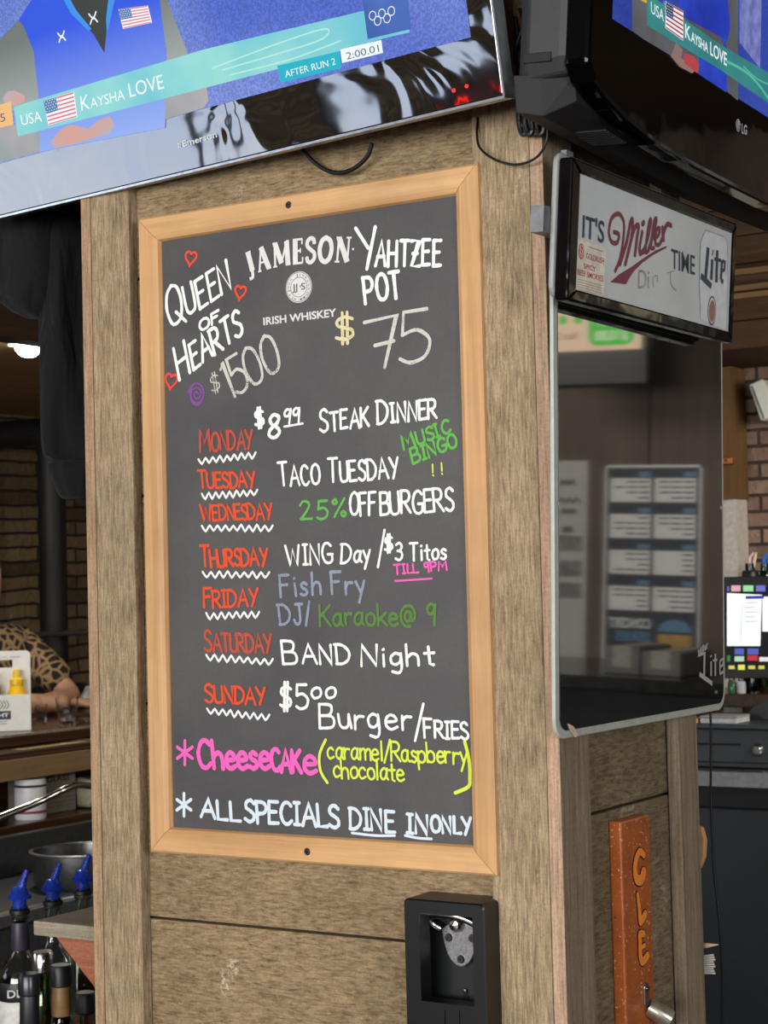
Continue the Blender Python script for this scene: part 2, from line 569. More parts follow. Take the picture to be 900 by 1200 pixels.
def write(mb, pl, text, p0, p1, ptop, w=.0022, small=None, gap=.2, off=.0007, m=0, wob=.12):
    """hand lettering on plane pl: baseline from pixel p0 to p1, ptop = top of the first capital"""
    st, L = layout(text, small, gap)
    a, b, c = pl.uv(*p0), pl.uv(*p1), pl.uv(*ptop)
    for s in st:
        ZO[0] = (ZO[0] + 1) % 12
        pts = [(a[0] + (b[0] - a[0]) * x / L + (c[0] - a[0]) * y, a[1] + (b[1] - a[1]) * x / L + (c[1] - a[1]) * y) for x, y in s]
        if len(pts) == 2:
            pts = [tuple(pts[0][k] + (pts[1][k] - pts[0][k]) * t / 4 for k in (0, 1)) for t in range(5)]
        ws = [w * (1 + random.uniform(-wob, wob)) for _ in pts]
        mb.ribbon(pl, pts, ws, off + ZO[0] * 3.5e-5, m)


def stroke(mb, pl, pxs, w, off=.0007, m=0, sm=True, k=6):
    pts = [pl.uv(*q) for q in pxs]
    ZO[0] = (ZO[0] + 1) % 12
    mb.ribbon(pl, smooth_line(pts, k) if sm else pts, w, off + ZO[0] * 3.5e-5, m)


_tc = {}


def type_mesh(text, bold=0.0, shear=0.0):
    key = (text, bold, shear)
    if key in _tc: return _tc[key]
    cu = bpy.data.curves.new('t', 'FONT')
    cu.body = text
    cu.size = 1.0
    cu.offset = bold
    cu.shear = shear
    cu.resolution_u = 4
    o = bpy.data.objects.new('t', cu)
    COL.objects.link(o)
    bpy.context.view_layer.update()
    me = bpy.data.meshes.new_from_object(o.evaluated_get(bpy.context.evaluated_depsgraph_get()))
    vs = [(v.co.x, v.co.y) for v in me.vertices]
    fs = [list(p.vertices) for p in me.polygons]
    bpy.data.objects.remove(o)
    bpy.data.curves.remove(cu)
    bpy.data.meshes.remove(me)
    x0, x1 = min(v[0] for v in vs), max(v[0] for v in vs)
    _tc[key] = ([(x - x0, y) for x, y in vs], fs, x1 - x0)
    return _tc[key]


CAPH = 0.73


def typeset(mb, pl, text, p0, p1, ptop, off=.0007, m=0, bold=0.0, shear=0.0, uvpts=False):
    """printed lettering on plane pl, p0/p1 baseline pixels and ptop the cap height above p0"""
    vs, fs, L = type_mesh(text, bold, shear)
    a, b, c = (p0, p1, ptop) if uvpts else (pl.uv(*p0), pl.uv(*p1), pl.uv(*ptop))
    P = [pl.p(a[0] + (b[0] - a[0]) * x / L + (c[0] - a[0]) * y / CAPH, a[1] + (b[1] - a[1]) * x / L + (c[1] - a[1]) * y / CAPH, off) for x, y in vs]
    mb.add(P, fs, m)


# ---------------------------------------------------------------- the room
M['floor'] = wood('dark_floor', '2a2019', '4a382a', 'x', 30, 2, rough=0.5)
M['ceiling'] = wood('ceiling_boards', '4c3826', '80623f', 'x', 60, 2, rough=0.65)
M['plaster'] = plain('dark_plaster', '5a534b', 0.85)


def masonry(name, c1, c2, mortar, bw, bh, ms, axis, offset=.5, squash=1.0, dist=0.0, bias=0.0):
    m, t, b = new_mat(name)
    v = coords(t, rot={'y': (math.pi / 2, 0, 0), 'x': (math.pi / 2, 0, math.pi / 2)}[axis] if axis == 'y' else (0, 0, 0))
    if axis == 'x':
        tc = N(t, 'ShaderNodeTexCoord')
        sp = N(t, 'ShaderNodeSeparateXYZ')
        cb = N(t, 'ShaderNodeCombineXYZ')
        t.links.new(tc.outputs['Object'], sp.inputs[0])
        t.links.new(sp.outputs[1], cb.inputs[0])
        t.links.new(sp.outputs[2], cb.inputs[1])
        v = cb.outputs[0]
    else:
        tc = N(t, 'ShaderNodeTexCoord')
        sp = N(t, 'ShaderNodeSeparateXYZ')
        cb = N(t, 'ShaderNodeCombineXYZ')
        t.links.new(tc.outputs['Object'], sp.inputs[0])
        t.links.new(sp.outputs[0], cb.inputs[0])
        t.links.new(sp.outputs[2], cb.inputs[1])
        v = cb.outputs[0]
    if dist:
        nn = N(t, 'ShaderNodeTexNoise')
        nn.inputs['Scale'].default_value = 5.0
        t.links.new(v, nn.inputs['Vector'])
        va = N(t, 'ShaderNodeVectorMath', operation='MULTIPLY_ADD')
        t.links.new(nn.outputs['Color'], va.inputs[0])
        va.inputs[1].default_value = (dist, dist, 0)
        t.links.new(v, va.inputs[2])
        v = va.outputs[0]
    br = N(t, 'ShaderNodeTexBrick')
    br.offset = offset
    br.squash = squash
    br.inputs['Scale'].default_value = 1.0
    br.inputs['Color1'].default_value = hexc(c1)
    br.inputs['Color2'].default_value = hexc(c2)
    br.inputs['Mortar'].default_value = hexc(mortar)
    br.inputs['Mortar Size'].default_value = ms
    br.inputs['Mortar Smooth'].default_value = 0.3
    br.inputs['Brick Width'].default_value = bw
    br.inputs['Row Height'].default_value = bh
    br.inputs['Bias'].default_value = bias
    t.links.new(v, br.inputs['Vector'])
    f = noise(t, v, 28, 5, 0.7)
    c = mix(t, 0.6, br.outputs['Color'], ramp(t, f, [(0.3, 0.5), (0.7, 1.0)]), 'MULTIPLY')
    t.links.new(c, b.inputs['Base Color'])
    b.inputs['Roughness'].default_value = 0.9
    inv = N(t, 'ShaderNodeMath', operation='SUBTRACT')
    t.links.new(f, inv.inputs[0])
    t.links.new(br.outputs['Fac'], inv.inputs[1])
    bump(t, b, inv.outputs[0], 0.9, 0.02)
    return m


M['stone'] = masonry('ledge_stone', '86714e', '4f3e28', '241a10', .25, .062, .006, 'x', .4, 1.3, dist=.035)
M['brick'] = masonry('red_brick', 'a68c7c', '84695a', '4a3c33', .12, .052, .006, 'y')
structure(MB().box(-9, 4, -4, 6.8, -.1, 0), 'floor', M['floor'])
structure(MB().box(-9, 4, -4, 6.8, 2.75, 2.85), 'ceiling', M['ceiling'])
structure(MB().box(-5.65, -5.5, -4, 6.8, 0, 2.75), 'wall_left', M['stone'])
structure(MB().box(-2.9, -.95, 5.55, 5.75, 0, 2.75), 'wall_back', M['brick'])
structure(MB().box(-5.6, -2.7, 6.6, 6.8, 0, 2.75), 'wall_back_left', M['brick'])
structure(MB().box(-2.9, -2.75, 5.75, 6.6, 0, 2.75), 'wall_return', M['brick'])
M['panel'] = wood('wood_panel_wall', '54463a', '76665a', 'z', 60, 1.5, rough=0.5)
pw = MB()
for i in range(8):
    pw.box(-.95 + i * .6, -.35 + i * .6 - .008, 5.5, 5.7, 0, 2.75)
structure(pw, 'wall_panelled', M['panel'])
structure(MB().box(4, 4.1, -4, 6.6, 0, 2.75), 'wall_right', M['plaster'])
wl = MB().box(-9, -3.6, -4.2, -4.05, 0, 2.75).box(1.6, 4, -4.2, -4.05, 0, 2.75).box(-3.6, 1.6, -4.2, -4.05, 0, .8).box(-3.6, 1.6, -4.2, -4.05, 2.55, 2.75)
structure(wl, 'wall_front', M['plaster'])
M['daylight'] = emit('daylight_pane', 'eef4ff', 3.0, 'cfe0ff', .8)
for i in range(3):
    x0 = -3.6 + i * 1.7333
    structure(MB().box(x0 + .06, x0 + 1.67, -4.16, -4.14, .86, 2.49), 'window_%d' % (i + 1), M['daylight'])
    fr = MB()
    fr.box(x0, x0 + .06, -4.18, -4.03, .8, 2.55).box(x0 + 1.67, x0 + 1.73, -4.18, -4.03, .8, 2.55)
    fr.box(x0, x0 + 1.73, -4.18, -4.03, .8, .86).box(x0, x0 + 1.73, -4.18, -4.03, 2.49, 2.55).box(x0 + .84, x0 + .89, -4.15, -4.06, .86, 2.49)
    structure(fr, 'trim_%d' % (i + 1), M['black_soft'])

for i, (ya, yb, za) in enumerate(((-.80, .95, 1.25), (-1.10, -.86, 1.25), (-1.86, -1.62, 1.25), (-2.52, -2.22, 2.2))):
    structure(MB().box(-5.495, -5.485, ya, yb, za, 2.42), 'window_%d' % (i + 4), M['daylight'])
    fr = MB()
    for a, b in ((ya - .03, ya), (yb, yb + .03)):
        fr.box(-5.5, -5.46, a, b, za - .05, 2.46)
    fr.box(-5.5, -5.46, ya, yb, za - .05, za).box(-5.5, -5.46, ya, yb, 2.42, 2.46)
    structure(fr, 'trim_%d' % (i + 20), M['black_soft'])

# ---------------------------------------------------------------- the timber clad column
YF = 2.2
XR = -1.0995
ZT, ZB = 2.75, 0.0
structure(MB().box(-1.895, -1.14, 2.25, 2.66, ZB, ZT), 'trim_4', M['dark_seam'])
# horizontal planks, front (recessed) and right side
seam_f = onY(176, 1075, YF + .022).z
edges = [0, .3, .62, seam_f, 1.36, 1.605, 1.94, 2.2, 2.45, 2.75]
seam_s = onX(735, 943, XR - .022).z
mbF = MB()
zs = sorted([0, .28, .62, seam_f, onY(570, 832, YF).z, onY(570, 555, YF).z, onY(568, 265, YF).z, 2.3, 2.52, 2.75])
for a, b in zip(zs, zs[1:]):
    mbF.box(-1.9, -1.12, YF + .022 + random.uniform(0, .002), YF + .046, a + .002, b - .002)
structure(mbF, 'wall_column_front', M['plank'], (-1.5, 2.23, 1.3), .0015)
mbS = MB()
zs = sorted([0, .25, .6, seam_s, seam_s + .2, seam_s + .44, seam_s + .7, 2.2, 2.5, 2.75])
for a, b in zip(zs, zs[1:]):
    mbS.box(XR - .046, XR - .022 - random.uniform(0, .003), YF + .03, 2.655, a + .002, b - .002)
structure(mbS, 'wall_column_side', M['plank_side'], (XR - .03, 2.4, 1.3), .0015)
# corner boards
structure(MB().box(-1.899, -1.823, YF, YF + .022, ZB, ZT), 'trim_5', M['post'], (-1.86, YF, 1.3), .0015)
structure(MB().box(-1.208, -1.1205, YF, YF + .022, ZB, ZT), 'trim_6', M['post'], (-1.165, YF, 1.1), .0015)
structure(MB().box(-1.919, -1.900, YF - .001, YF + .09, ZB, ZT), 'trim_7', M['post_edge'], (-1.91, YF, 1.3), .0015)
M['post_side'] = wood('side_post', '5e5343', 'a6957a', 'z', 220, 8, saw=0.12, spots=0.2, bumpy=0.8)
t8 = MB().box(-1.1195, XR, YF - .001, YF + .09, ZB, ZT)
t8.m[3] = 1
structure(t8, 'trim_8', [M['post_pink'], M['post_side']], (-1.11, YF, 1.3), .0015)
structure(MB().box(XR - .02, XR, 2.603, 2.676, ZB, ZT), 'trim_9', M['post_side'], (XR, 2.64, 1.3), .0015)
structure(MB().box(-1.9, -1.88, 2.25, 2.66, ZB, ZT), 'trim_10', M['plank_side'], (-1.89, 2.4, 1.0), .0015)
# carpenter's trim above the left post, just under the screen

# ---------------------------------------------------------------- the chalkboard
YC = 2.19
PF = Plane((0, YC, 0), (1, 0, 0), (0, 0, 1))
tl, tr, br_, bl = PF.uv(160, 257), PF.uv(557, 191), PF.uv(583, 1028), PF.uv(176, 998)
X0, X1 = (tl[0] + bl[0]) / 2, (tr[0] + br_[0]) / 2
Z0, Z1 = (br_[1] + bl[1]) / 2, (tl[1] + tr[1]) / 2
board = thing('chalkboard', 'tall framed menu chalkboard handwritten with weekly bar specials, on the timber column', 'chalkboard', ((X0 + X1) / 2, YF + .02, Z0))
PB = Plane((0, YC + .012, 0), (1, 0, 0), (0, 0, 1))
mt, t, b = new_mat('chalkboard_face')
vv = coords(t)
f = noise(t, vv, 4.5, 4, 0.6, 0.4)
g = noise(t, vv, 420, 2, 0.5)
c = ramp(t, f, [(0.3, '414042'), (0.75, '565352')])
c = mix(t, 0.35, c, ramp(t, g, [(0.3, 0.6), (0.7, 1.0)]), 'MULTIPLY')
t.links.new(c, b.inputs['Base Color'])
b.inputs['Roughness'].default_value = 0.5
b.inputs['Specular IOR Level'].default_value = 0.45
bump(t, b, g, 0.25, 0.0006)
M['slate'] = mt
fw = .0385
MB().box(X0 + .02, X1 - .02, YC + .012, YC + .022, Z0 + .02, Z1 - .02).build('writing_panel', M['slate'], board)
prof = [(0, .028), (0, .003), (.003, 0), (.029, 0), (.036, .004), (.0385, .010), (.0385, .028)]
crn = [(X0, Z0, 1, 1), (X1, Z0, -1, 1), (X1, Z1, -1, -1), (X0, Z1, 1, -1)]
for k in range(4):
    a, b2 = crn[k], crn[(k + 1) % 4]
    e = .0004
    ra = [V((a[0] + a[2] * q, YC + d, a[1] + a[3] * q)) for q, d in prof]
    rb = [V((b2[0] + b2[2] * q, YC + d, b2[1] + b2[3] * q)) for q, d in prof]
    dd = (rb[0] - ra[0]).normalized() * e
    rings = [[p + dd for p in ra], [p - dd for p in rb]]
    mb = MB()
    mb.loft(rings, smooth=False)
    o = mb.build('frame_rail', M['pine_h' if k % 2 == 0 else 'pine_v'], board)
for px in ((338, 240), (360, 998)):
    u, v = PF.uv(*px)
    s = MB().lathe([(.0001, -.0012), (.0044, -.0012), (.0054, -.0002), (.0054, .003)], (u, YC, v), (0, 1, 0), 16, cap=True)
    s.obox((u - .0026, YC - .0016, v - .0005), (.0052, 0, 0), (0, .001, 0), (0, 0, .001), 1).obox((u - .0005, YC - .0016, v - .0026), (.001, 0, 0), (0, .001, 0), (0, 0, .0052), 1)
    s.build('screw', [M['screw'], M['dark_seam']], board)

CH = {'w': chalk('white_marker', 'f0efe9', .75), 'wt': chalk('white_chalk', 'c9c8be', .36), 'r': chalk('red_marker', 'd8502f', .62), 'rd': chalk('dark_red_marker', 'b5503e', .55),
      'heart': chalk('heart_red', 'ee4a35', .8), 'g': chalk('green_marker', '62ad4e', .55), 'gd': chalk('dull_green_marker', '57803c', .5), 'p': chalk('pink_marker', 'ee62b4', .8), 'y': chalk('lime_marker', 'd0e04c', .75),
      'yc': chalk('cream_chalk', 'd9cda0', .45), 'pu': chalk('purple_chalk', '7c4f92', .45), 'bl': chalk('blue_grey_chalk', '8b94a6', .4), 'bw': chalk('pale_blue_marker', 'cfdbe2', .75), 'pr': plain('white_print', 'd6d5d0', .6, grain=.02)}


def words(name, col, items, label=None):
    mb = MB()
    for it in items:
        kw = it[4] if len(it) > 4 else {}
        write(mb, PB, it[0], it[1], it[2], it[3], **kw)
    o = mb.build(name, CH[col], board)
    return o


def S(**k): return k


words('handwriting', 'w', [('Queen', (199, 384), (270, 338), (191, 341), S(small=.74, w=.0026)), ('of', (235, 388), (257, 376), (233, 375), S(small=.9, w=.0021)), ('Hearts', (211, 444), (284, 392), (203, 408), S(small=.78, w=.0027))])
words('handwriting', 'wt', [('1500', (271, 467), (332, 430), (257, 426), S(gap=.06, w=.0024)), ('$', (249, 461), (260, 456), (246, 441), S(w=.001))])
words('handwriting', 'w', [('Y', (424, 313), (447, 312), (418, 266), S(w=.0028)), ('AHTZEE', (440, 312), (516, 311), (441, 283), S(w=.0026, gap=.27)), ('POT', (429, 355), (470, 349), (426, 325), S(w=.0028))])
words('handwriting', 'yc', [('$', (393, 400), (416, 397), (391, 370), S(w=.0025))])
words('handwriting', 'wt', [('7', (432, 432), (470, 427), (428, 374), S(w=.0026))])
words('handwriting', 'wt', [('5', (470, 426), (505, 421), (470, 366), S(w=.0026))])
sp = MB()
u0, v0 = PB.uv(231, 462)
sp.ribbon(PB, [(u0 + (.002 + .0019 * q / 4) * math.cos(q * .5), v0 + (.002 + .0021 * q / 4) * math.sin(q * .5)) for q in range(32)], .0014, .0007)
sp.ribbon(PB, arc(u0, v0, .0125, 0, 350, 24, .0165), .0016, .00075)
sp.build('spiral_doodle', CH['pu'], board)
for (x, y, r) in ((224, 302, .0112), (282, 342, .0106), (201, 446, .0122)):
    h = MB()
    u0, v0 = PB.uv(x, y)
    pts = [(u0 + r * .95 * math.sin(q) ** 3, v0 + r * (13 * math.cos(q) - 5 * math.cos(2 * q) - 2 * math.cos(3 * q) - math.cos(4 * q)) / 15) for q in [i * math.pi / 18 for i in range(37)]]
    tl_ = math.radians(-12)
    pts = [(u0 + (a - u0) * math.cos(tl_) - (b_ - v0) * math.sin(tl_), v0 + (a - u0) * math.sin(tl_) + (b_ - v0) * math.cos(tl_)) for a, b_ in pts]
    h.ribbon(PB, pts, .0017, .0007)
    h.build('heart_doodle', CH['heart'], board)
# printed maker's mark: heavy flared capitals on an arch
JM = {'J': (.5, [('.34,1 .34,.25', .12), ('~.34,.3 .26,.02 .06,.0', .07), ('.18,1 .5,1', .035)]), 'A': (.78, [('.08,0 .38,1', .045), ('.38,1 .66,0', .12), ('.2,.34 .54,.34', .04), ('0,0 .2,0', .035), ('.52,0 .8,0', .035)]),
      'M': (1.02, [('.12,0 .14,1', .05), ('.16,1 .5,.1', .12), ('.5,.1 .86,1', .045), ('.86,1 .88,0', .12), ('0,0 .24,0', .035), ('.74,0 1.02,0', .035), ('.02,1 .2,1', .035), ('.84,1 1,1', .035)]),
      'E': (.6, [('.14,0 .14,1', .12), ('0,1 .56,1', .045), ('0,0 .58,0', .045), ('.14,.52 .46,.52', .045), ('.54,1 .54,.78', .035), ('.57,0 .57,.24', .035), ('.45,.62 .45,.42', .03)]),
      'S': (.58, [('~.48,.76 .42,.95 .25,1 .08,.88 .08,.68 .28,.52 .48,.38 .5,.16 .32,.0 .14,.04 .06,.22', .085), ('.5,1 .5,.74', .03), ('.05,0 .05,.26', .03)]),
      'O': (.82, [('~.4,1 .16,.86 .06,.5 .16,.14 .4,0 .64,.14 .74,.5 .64,.86 .38,1', .1)]), 'N': (.86, [('.14,0 .14,1', .05), ('.14,1 .72,0', .12), ('.72,0 .72,1', .045), ('0,0 .28,0', .035), ('.58,1 .86,1', .035), ('0,1 .18,1', .035)])}
jm = MB()
arcx = [(291, 324.5), (314, 315), (346.7, 308.8), (379.3, 306.8), (410, 307)]
auv = smooth_line([PB.uv(*q) for q in arcx], 20)
tot = sum(JM[c_][0] + .14 for c_ in 'JAMESON') - .14
sl = [0]
for p, q in zip(auv, auv[1:]): sl.append(sl[-1] + math.dist(p, q))


def along(s):
    s = max(0, min(sl[-1] - 1e-6, s))
    for i in range(len(sl) - 1):
        if sl[i + 1] >= s:
            k = (s - sl[i]) / (sl[i + 1] - sl[i])
            return tuple(auv[i][j] + (auv[i + 1][j] - auv[i][j]) * k for j in (0, 1)), math.atan2(auv[i + 1][1] - auv[i][1], auv[i + 1][0] - auv[i][0])


x = 0
em = sl[-1] / tot
hh = .0350
for c_ in 'JAMESON':
    w_, sts = JM[c_]
    (cx, cy), an = along((x + w_ / 2) * em)
    hk = hh * (1.12 if c_ == 'J' else 1)
    for d, wd in sts:
        pts = [tuple(float(q) for q in p.split(',')) for p in d.lstrip('~').split()]
        if d.startswith('~'): pts = smooth_line(pts, 6)
        P = []
        for a, b_ in pts:
            lx, ly = (a - w_ / 2) * em, b_ * hk + (-.004 if c_ == 'J' else 0)
            P.append((cx + lx * math.cos(an) - ly * math.sin(an), cy + lx * math.sin(an) + ly * math.cos(an)))
        ZO[0] = (ZO[0] + 1) % 12
        jm.ribbon(PB, P, wd * em * 1.2, .0005 + ZO[0] * 3e-5, caps=wd > .09 and d.startswith('~'))
    x += w_ + .14
u0, v0 = PB.uv(414, 292)
jm.poly(PB, arc(u0, v0, .0018, 0, 330, 11), .0006)
jm.build('printed_logo', CH['pr'], board)
jm = MB()
typeset(jm, PB, 'IRISH WHISKEY', (309, 381), (394.5, 370.5), (308.6, 372), .0006, bold=.025)
jm.build('printed_caption', CH['pr'], board)
se = MB()
u0, v0 = PB.uv(350.4, 336.5)
R_ = .0232
se.poly(PB, arc(u0, v0, R_, 0, 350, 35), .0005, 0)
for r, w_ in ((R_ * .94, .0004), (R_ * .62, .0004)):
    se.ribbon(PB, arc(u0, v0, r, 0, 360, 40), w_, .0007, 1)
for i, c_ in enumerate('JOHN JAMESON'):
    if c_ == ' ': continue
    an = math.radians(195 - i * 19)
    r = R_ * .7
    e = (math.sin(an), -math.cos(an))
    n_ = (math.cos(an), math.sin(an))
    o_ = (u0 + n_[0] * r - e[0] * .0016, v0 + n_[1] * r - e[1] * .0016)
    typeset(se, PB, c_, o_, (o_[0] + e[0] * .0032, o_[1] + e[1] * .0032), (o_[0] + n_[0] * .0038, o_[1] + n_[1] * .0038), .0008, 1, uvpts=True)
for i, c_ in enumerate('& SON LIMITED'):
    if c_ == ' ': continue
    an = math.radians(212 + i * 9.8)
    r = R_ * .88
    e = (-math.sin(an), math.cos(an))
    n_ = (-math.cos(an), -math.sin(an))
    o_ = (u0 - n_[0] * r - e[0] * .0013, v0 - n_[1] * r - e[1] * .0013)
    typeset(se, PB, c_, o_, (o_[0] + e[0] * .0026, o_[1] + e[1] * .0026), (o_[0] + n_[0] * .0036, o_[1] + n_[1] * .0036), .0008, 1, uvpts=True)
typeset(se, PB, 'JJ S', (u0 - .0115, v0 - .0045), (u0 + .0115, v0 - .0045), (u0 - .0115, v0 + .0058), .0008, 1, bold=.01, uvpts=True)
typeset(se, PB, '&', (u0 + .0015, v0 - .001), (u0 + .0046, v0 - .001), (u0 + .0015, v0 + .003), .0008, 1, uvpts=True)
se.build('printed_seal', [CH['pr'], M['slate']], board)


def wave(mb, x0, y0, x1, y1, n, amp=3.2, w=.0017):
    pts = []
    for i in range(n * 2 + 1):
        t_ = i / (n * 2)
        pts.append((x0 + (x1 - x0) * t_, y0 + (y1 - y0) * t_ + (amp if i % 2 else -amp) * (.8 + .4 * random.random())))
    stroke(mb, PB, pts, w, k=3)


words('handwriting', 'w', [('$', (300, 501), (311, 499), (299, 481), S(w=.0022)), ('8', (316, 514), (329, 511), (316, 487), S(w=.0027)), ('99', (333, 498), (352, 494), (333, 481), S(w=.0019)), ('-', (330, 504), (354, 500), (330, 496), S(w=.0016)),
                           ('Steak Dinner', (376, 506), (511, 489), (375, 480), S(small=.82, w=.0021))])
words('day_name', 'rd', [('Monday', (235, 529), (297, 525), (234, 504), S(small=.85, w=.0021, gap=.14))])
words('day_name', 'r', [('Tuesday', (234, 572), (300, 571), (232, 552), S(small=.88, w=.002, gap=.14))])
words('day_name', 'r', [('Wednesday', (237, 610), (320, 608), (235, 591), S(small=.92, w=.0019, gap=.12))])
words('day_name', 'r', [('Thursday', (236, 664), (314, 663), (234, 640), S(small=.8, w=.0023, gap=.13))])
words('day_name', 'r', [('Friday', (240, 712), (302, 709), (239, 690), S(small=.88, w=.0021, gap=.14))])
words('day_name', 'rd', [('Saturday', (241, 763), (319, 765), (239, 739), S(small=.85, w=.0023, gap=.12))])
words('day_name', 'r', [('Sunday', (242, 823), (312, 826), (241, 802), S(small=.9, w=.0022, gap=.13))])
for q in ((233, 541, 300, 533, 8), (237, 582, 302, 577, 8), (237, 619, 320, 619, 9), (238, 673, 316, 674, 8), (242, 722, 304, 720, 7), (242, 770, 320, 776, 8), (243, 833, 316, 841, 8)):
    mb = MB()
    wave(mb, *q)
    mb.build('wavy_underline', CH['w'], board)
words('handwriting', 'w', [('Taco Tuesday', (328, 570), (468, 560), (326, 543), S(small=.84, w=.002))])
words('handwriting', 'g', [('25%', (353, 609), (407, 606), (352, 588), S(w=.0019, gap=.3))])
words('handwriting', 'w', [('OFF', (411, 604), (440, 602), (410, 578), S(w=.002, gap=.14)), ('BURGERS', (446, 603), (532, 599), (445, 577), S(w=.002, gap=.14))])
words('handwriting', 'g', [('Music', (474, 527), (528, 507), (470, 511), S(small=.9, w=.002)), ('Bingo', (484, 544), (537, 523), (480, 527), S(small=.9, w=.002))])
words('handwriting', 'y', [('!!', (506, 558), (520, 555), (505, 545), S(w=.0012, gap=.4))])
words('handwriting', 'w', [('WING', (337, 662), (391, 660), (335, 639), S(w=.0019)), ('Day', (400, 660), (434, 658), (400, 638), S(w=.0019)), ('/', (443, 662), (449, 661), (444, 627), S(w=.0019)), ('$', (451, 647), (461, 645), (451, 629), S(w=.0018)), ('3 Titos', (464, 657), (523, 655), (464, 637), S(w=.0018))])
words('handwriting', 'p', [('Till 9pm', (463, 673), (524, 668), (462, 662), S(small=.95, w=.0015)), ('-', (462, 686), (510, 683), (462, 674), S(w=.0014))])
words('handwriting', 'bl', [('Fish Fry', (330, 699), (429, 695), (328, 674), S(w=.0022, gap=.24)), ('DJ/', (329, 732), (366, 731), (327, 709), S(w=.0021))])
words('handwriting', 'gd', [('Karaoke@ 9', (376, 733), (511, 732), (375, 709), S(w=.0021, gap=.16))])
words('handwriting', 'w', [('Band', (333, 777), (410, 779), (331, 750), S(small=.82, w=.0021)), ('Night', (424, 781), (509, 779), (423, 757), S(w=.0021))])
words('handwriting', 'w', [('$5', (328, 831), (361, 831), (327, 803), S(w=.0022)), ('oo', (366, 819), (393, 817), (366, 798), S(w=.002)), ('Burger', (376, 853), (482, 855), (374, 825), S(w=.0021)), ('/', (487, 864), (497, 863), (487, 829), S(w=.002)), ('Fries', (498, 864), (549, 866), (497, 842), S(small=.88, w=.002))])
words('handwriting', 'p', [('Cheese', (234, 899), (317, 902), (232, 867), S(w=.0036, gap=.15)), ('CAK', (319, 903), (354, 905), (318, 878), S(w=.0034, gap=.12)), ('e', (357, 906), (371, 907), (357, 872), S(w=.0034))])
words('handwriting', 'y', [('caramel/Raspberry', (385, 888), (548, 895), (384, 866), S(w=.0017, gap=.13)), ('chocolate', (392, 911), (474, 915), (391, 889), S(w=.0017, gap=.13))])
mb = MB()
stroke(mb, PB, [(382, 867), (375, 884), (376, 903), (384, 917)], .0022)
mb.build('bracket_mark', CH['y'], board)
mb = MB()
stroke(mb, PB, [(545, 869), (550, 890), (551, 912), (549, 922), (534, 929)], .0026)
mb.build('bracket_mark', CH['y'], board)
words('handwriting', 'bw', [('ALL', (236, 957), (282, 962), (235, 936), S(w=.0028)), ('SPECIALS', (288, 963), (398, 970), (287, 938), S(w=.0028, gap=.16)), ('DINE', (411, 971), (463, 975), (410, 947), S(w=.0025)), ('IN', (477, 975), (502, 978), (476, 953), S(w=.0025)), ('ONLY', (506, 975), (553, 978), (505, 956), S(w=.0024))])
mb = MB()
stroke(mb, PB, [(413, 976), (440, 979), (463, 979)], .0018)
mb.build('underline', CH['bw'], board)
mb = MB()
stroke(mb, PB, [(475, 979), (490, 982), (506, 983)], .0018)
mb.build('underline', CH['bw'], board)
for (cx, cy, r, col) in ((217, 882, 14, 'p'), (216, 943, 13, 'bw')):
    mb = MB()
    for a in (90, 28, -28):
        dx, dy = math.cos(math.radians(a)) * r * .72, math.sin(math.radians(a)) * r
        stroke(mb, PB, [(cx - dx, cy - dy), (cx, cy), (cx + dx, cy + dy)], .0026, sm=False)
    mb.build('star_mark', CH[col], board)

# ---------------------------------------------------------------- televisions
def fit_yaw(p0, B, sh, sv, lo, hi):
    def proj(P):
        q = P - CAM
        z = q.dot(FW)
        return 450 + F * q.dot(RT) / z, 600 - F * q.dot(UP) / z
    best = (9, 0)
    a = lo
    while a < hi:
        u = V((math.cos(math.radians(a)), math.sin(math.radians(a)), 0))
        x, y = proj(B - u * .05)
        x2, y2 = proj(B + u * .05)
        if x2 > x: best = min(best, (abs((y2 - y) - sh * (x2 - x)), a))
        a += .1
    ya = best[1]
    u = V((math.cos(math.radians(ya)), math.sin(math.radians(ya)), 0))
    n = V((u.y, -u.x, 0))
    best = (9, 0)
    a = -40
    while a < 40:
        v = V((0, 0, math.cos(math.radians(a)))) + n * math.sin(math.radians(a))
        x, y = proj(B - v * .05)
        x2, y2 = proj(B + v * .05)
        best = min(best, (abs((x2 - x) - sv * (y2 - y)), a))
        a += .1
    return ya, best[1]


M['bezel'] = gloss_black('piano_black_bezel', '0a0b0d', .03, 2.6, .16, 6.0)
M['bezel2'] = gloss_black('gloss_black_bezel', '040405', .05, 1.26, .1, 5.0)
M['tv_back'] = plain('tv_housing', '2e2f31', .45, grain=.03)
M['silver_edge'] = plain('silver_edge', 'b9bec2', .25, .8)


def screen_mat(name, strength, lo, hi, dots):
    m, t, b = new_mat(name)
    f = noise(t, coords(t), 2.3, 2)
    g = noise(t, coords(t), 260, 2)
    c = ramp(t, f, [(0.3, lo), (0.7, hi)])
    c = mix(t, dots, c, ramp(t, g, [(0.42, 0.35), (0.6, 1.0)]), 'MULTIPLY')
    b.inputs['Base Color'].default_value = (.01, .01, .012, 1)
    b.inputs['Roughness'].default_value = .25
    t.links.new(c, b.inputs['Emission Color'])
    b.inputs['Emission Strength'].default_value = strength
    return m


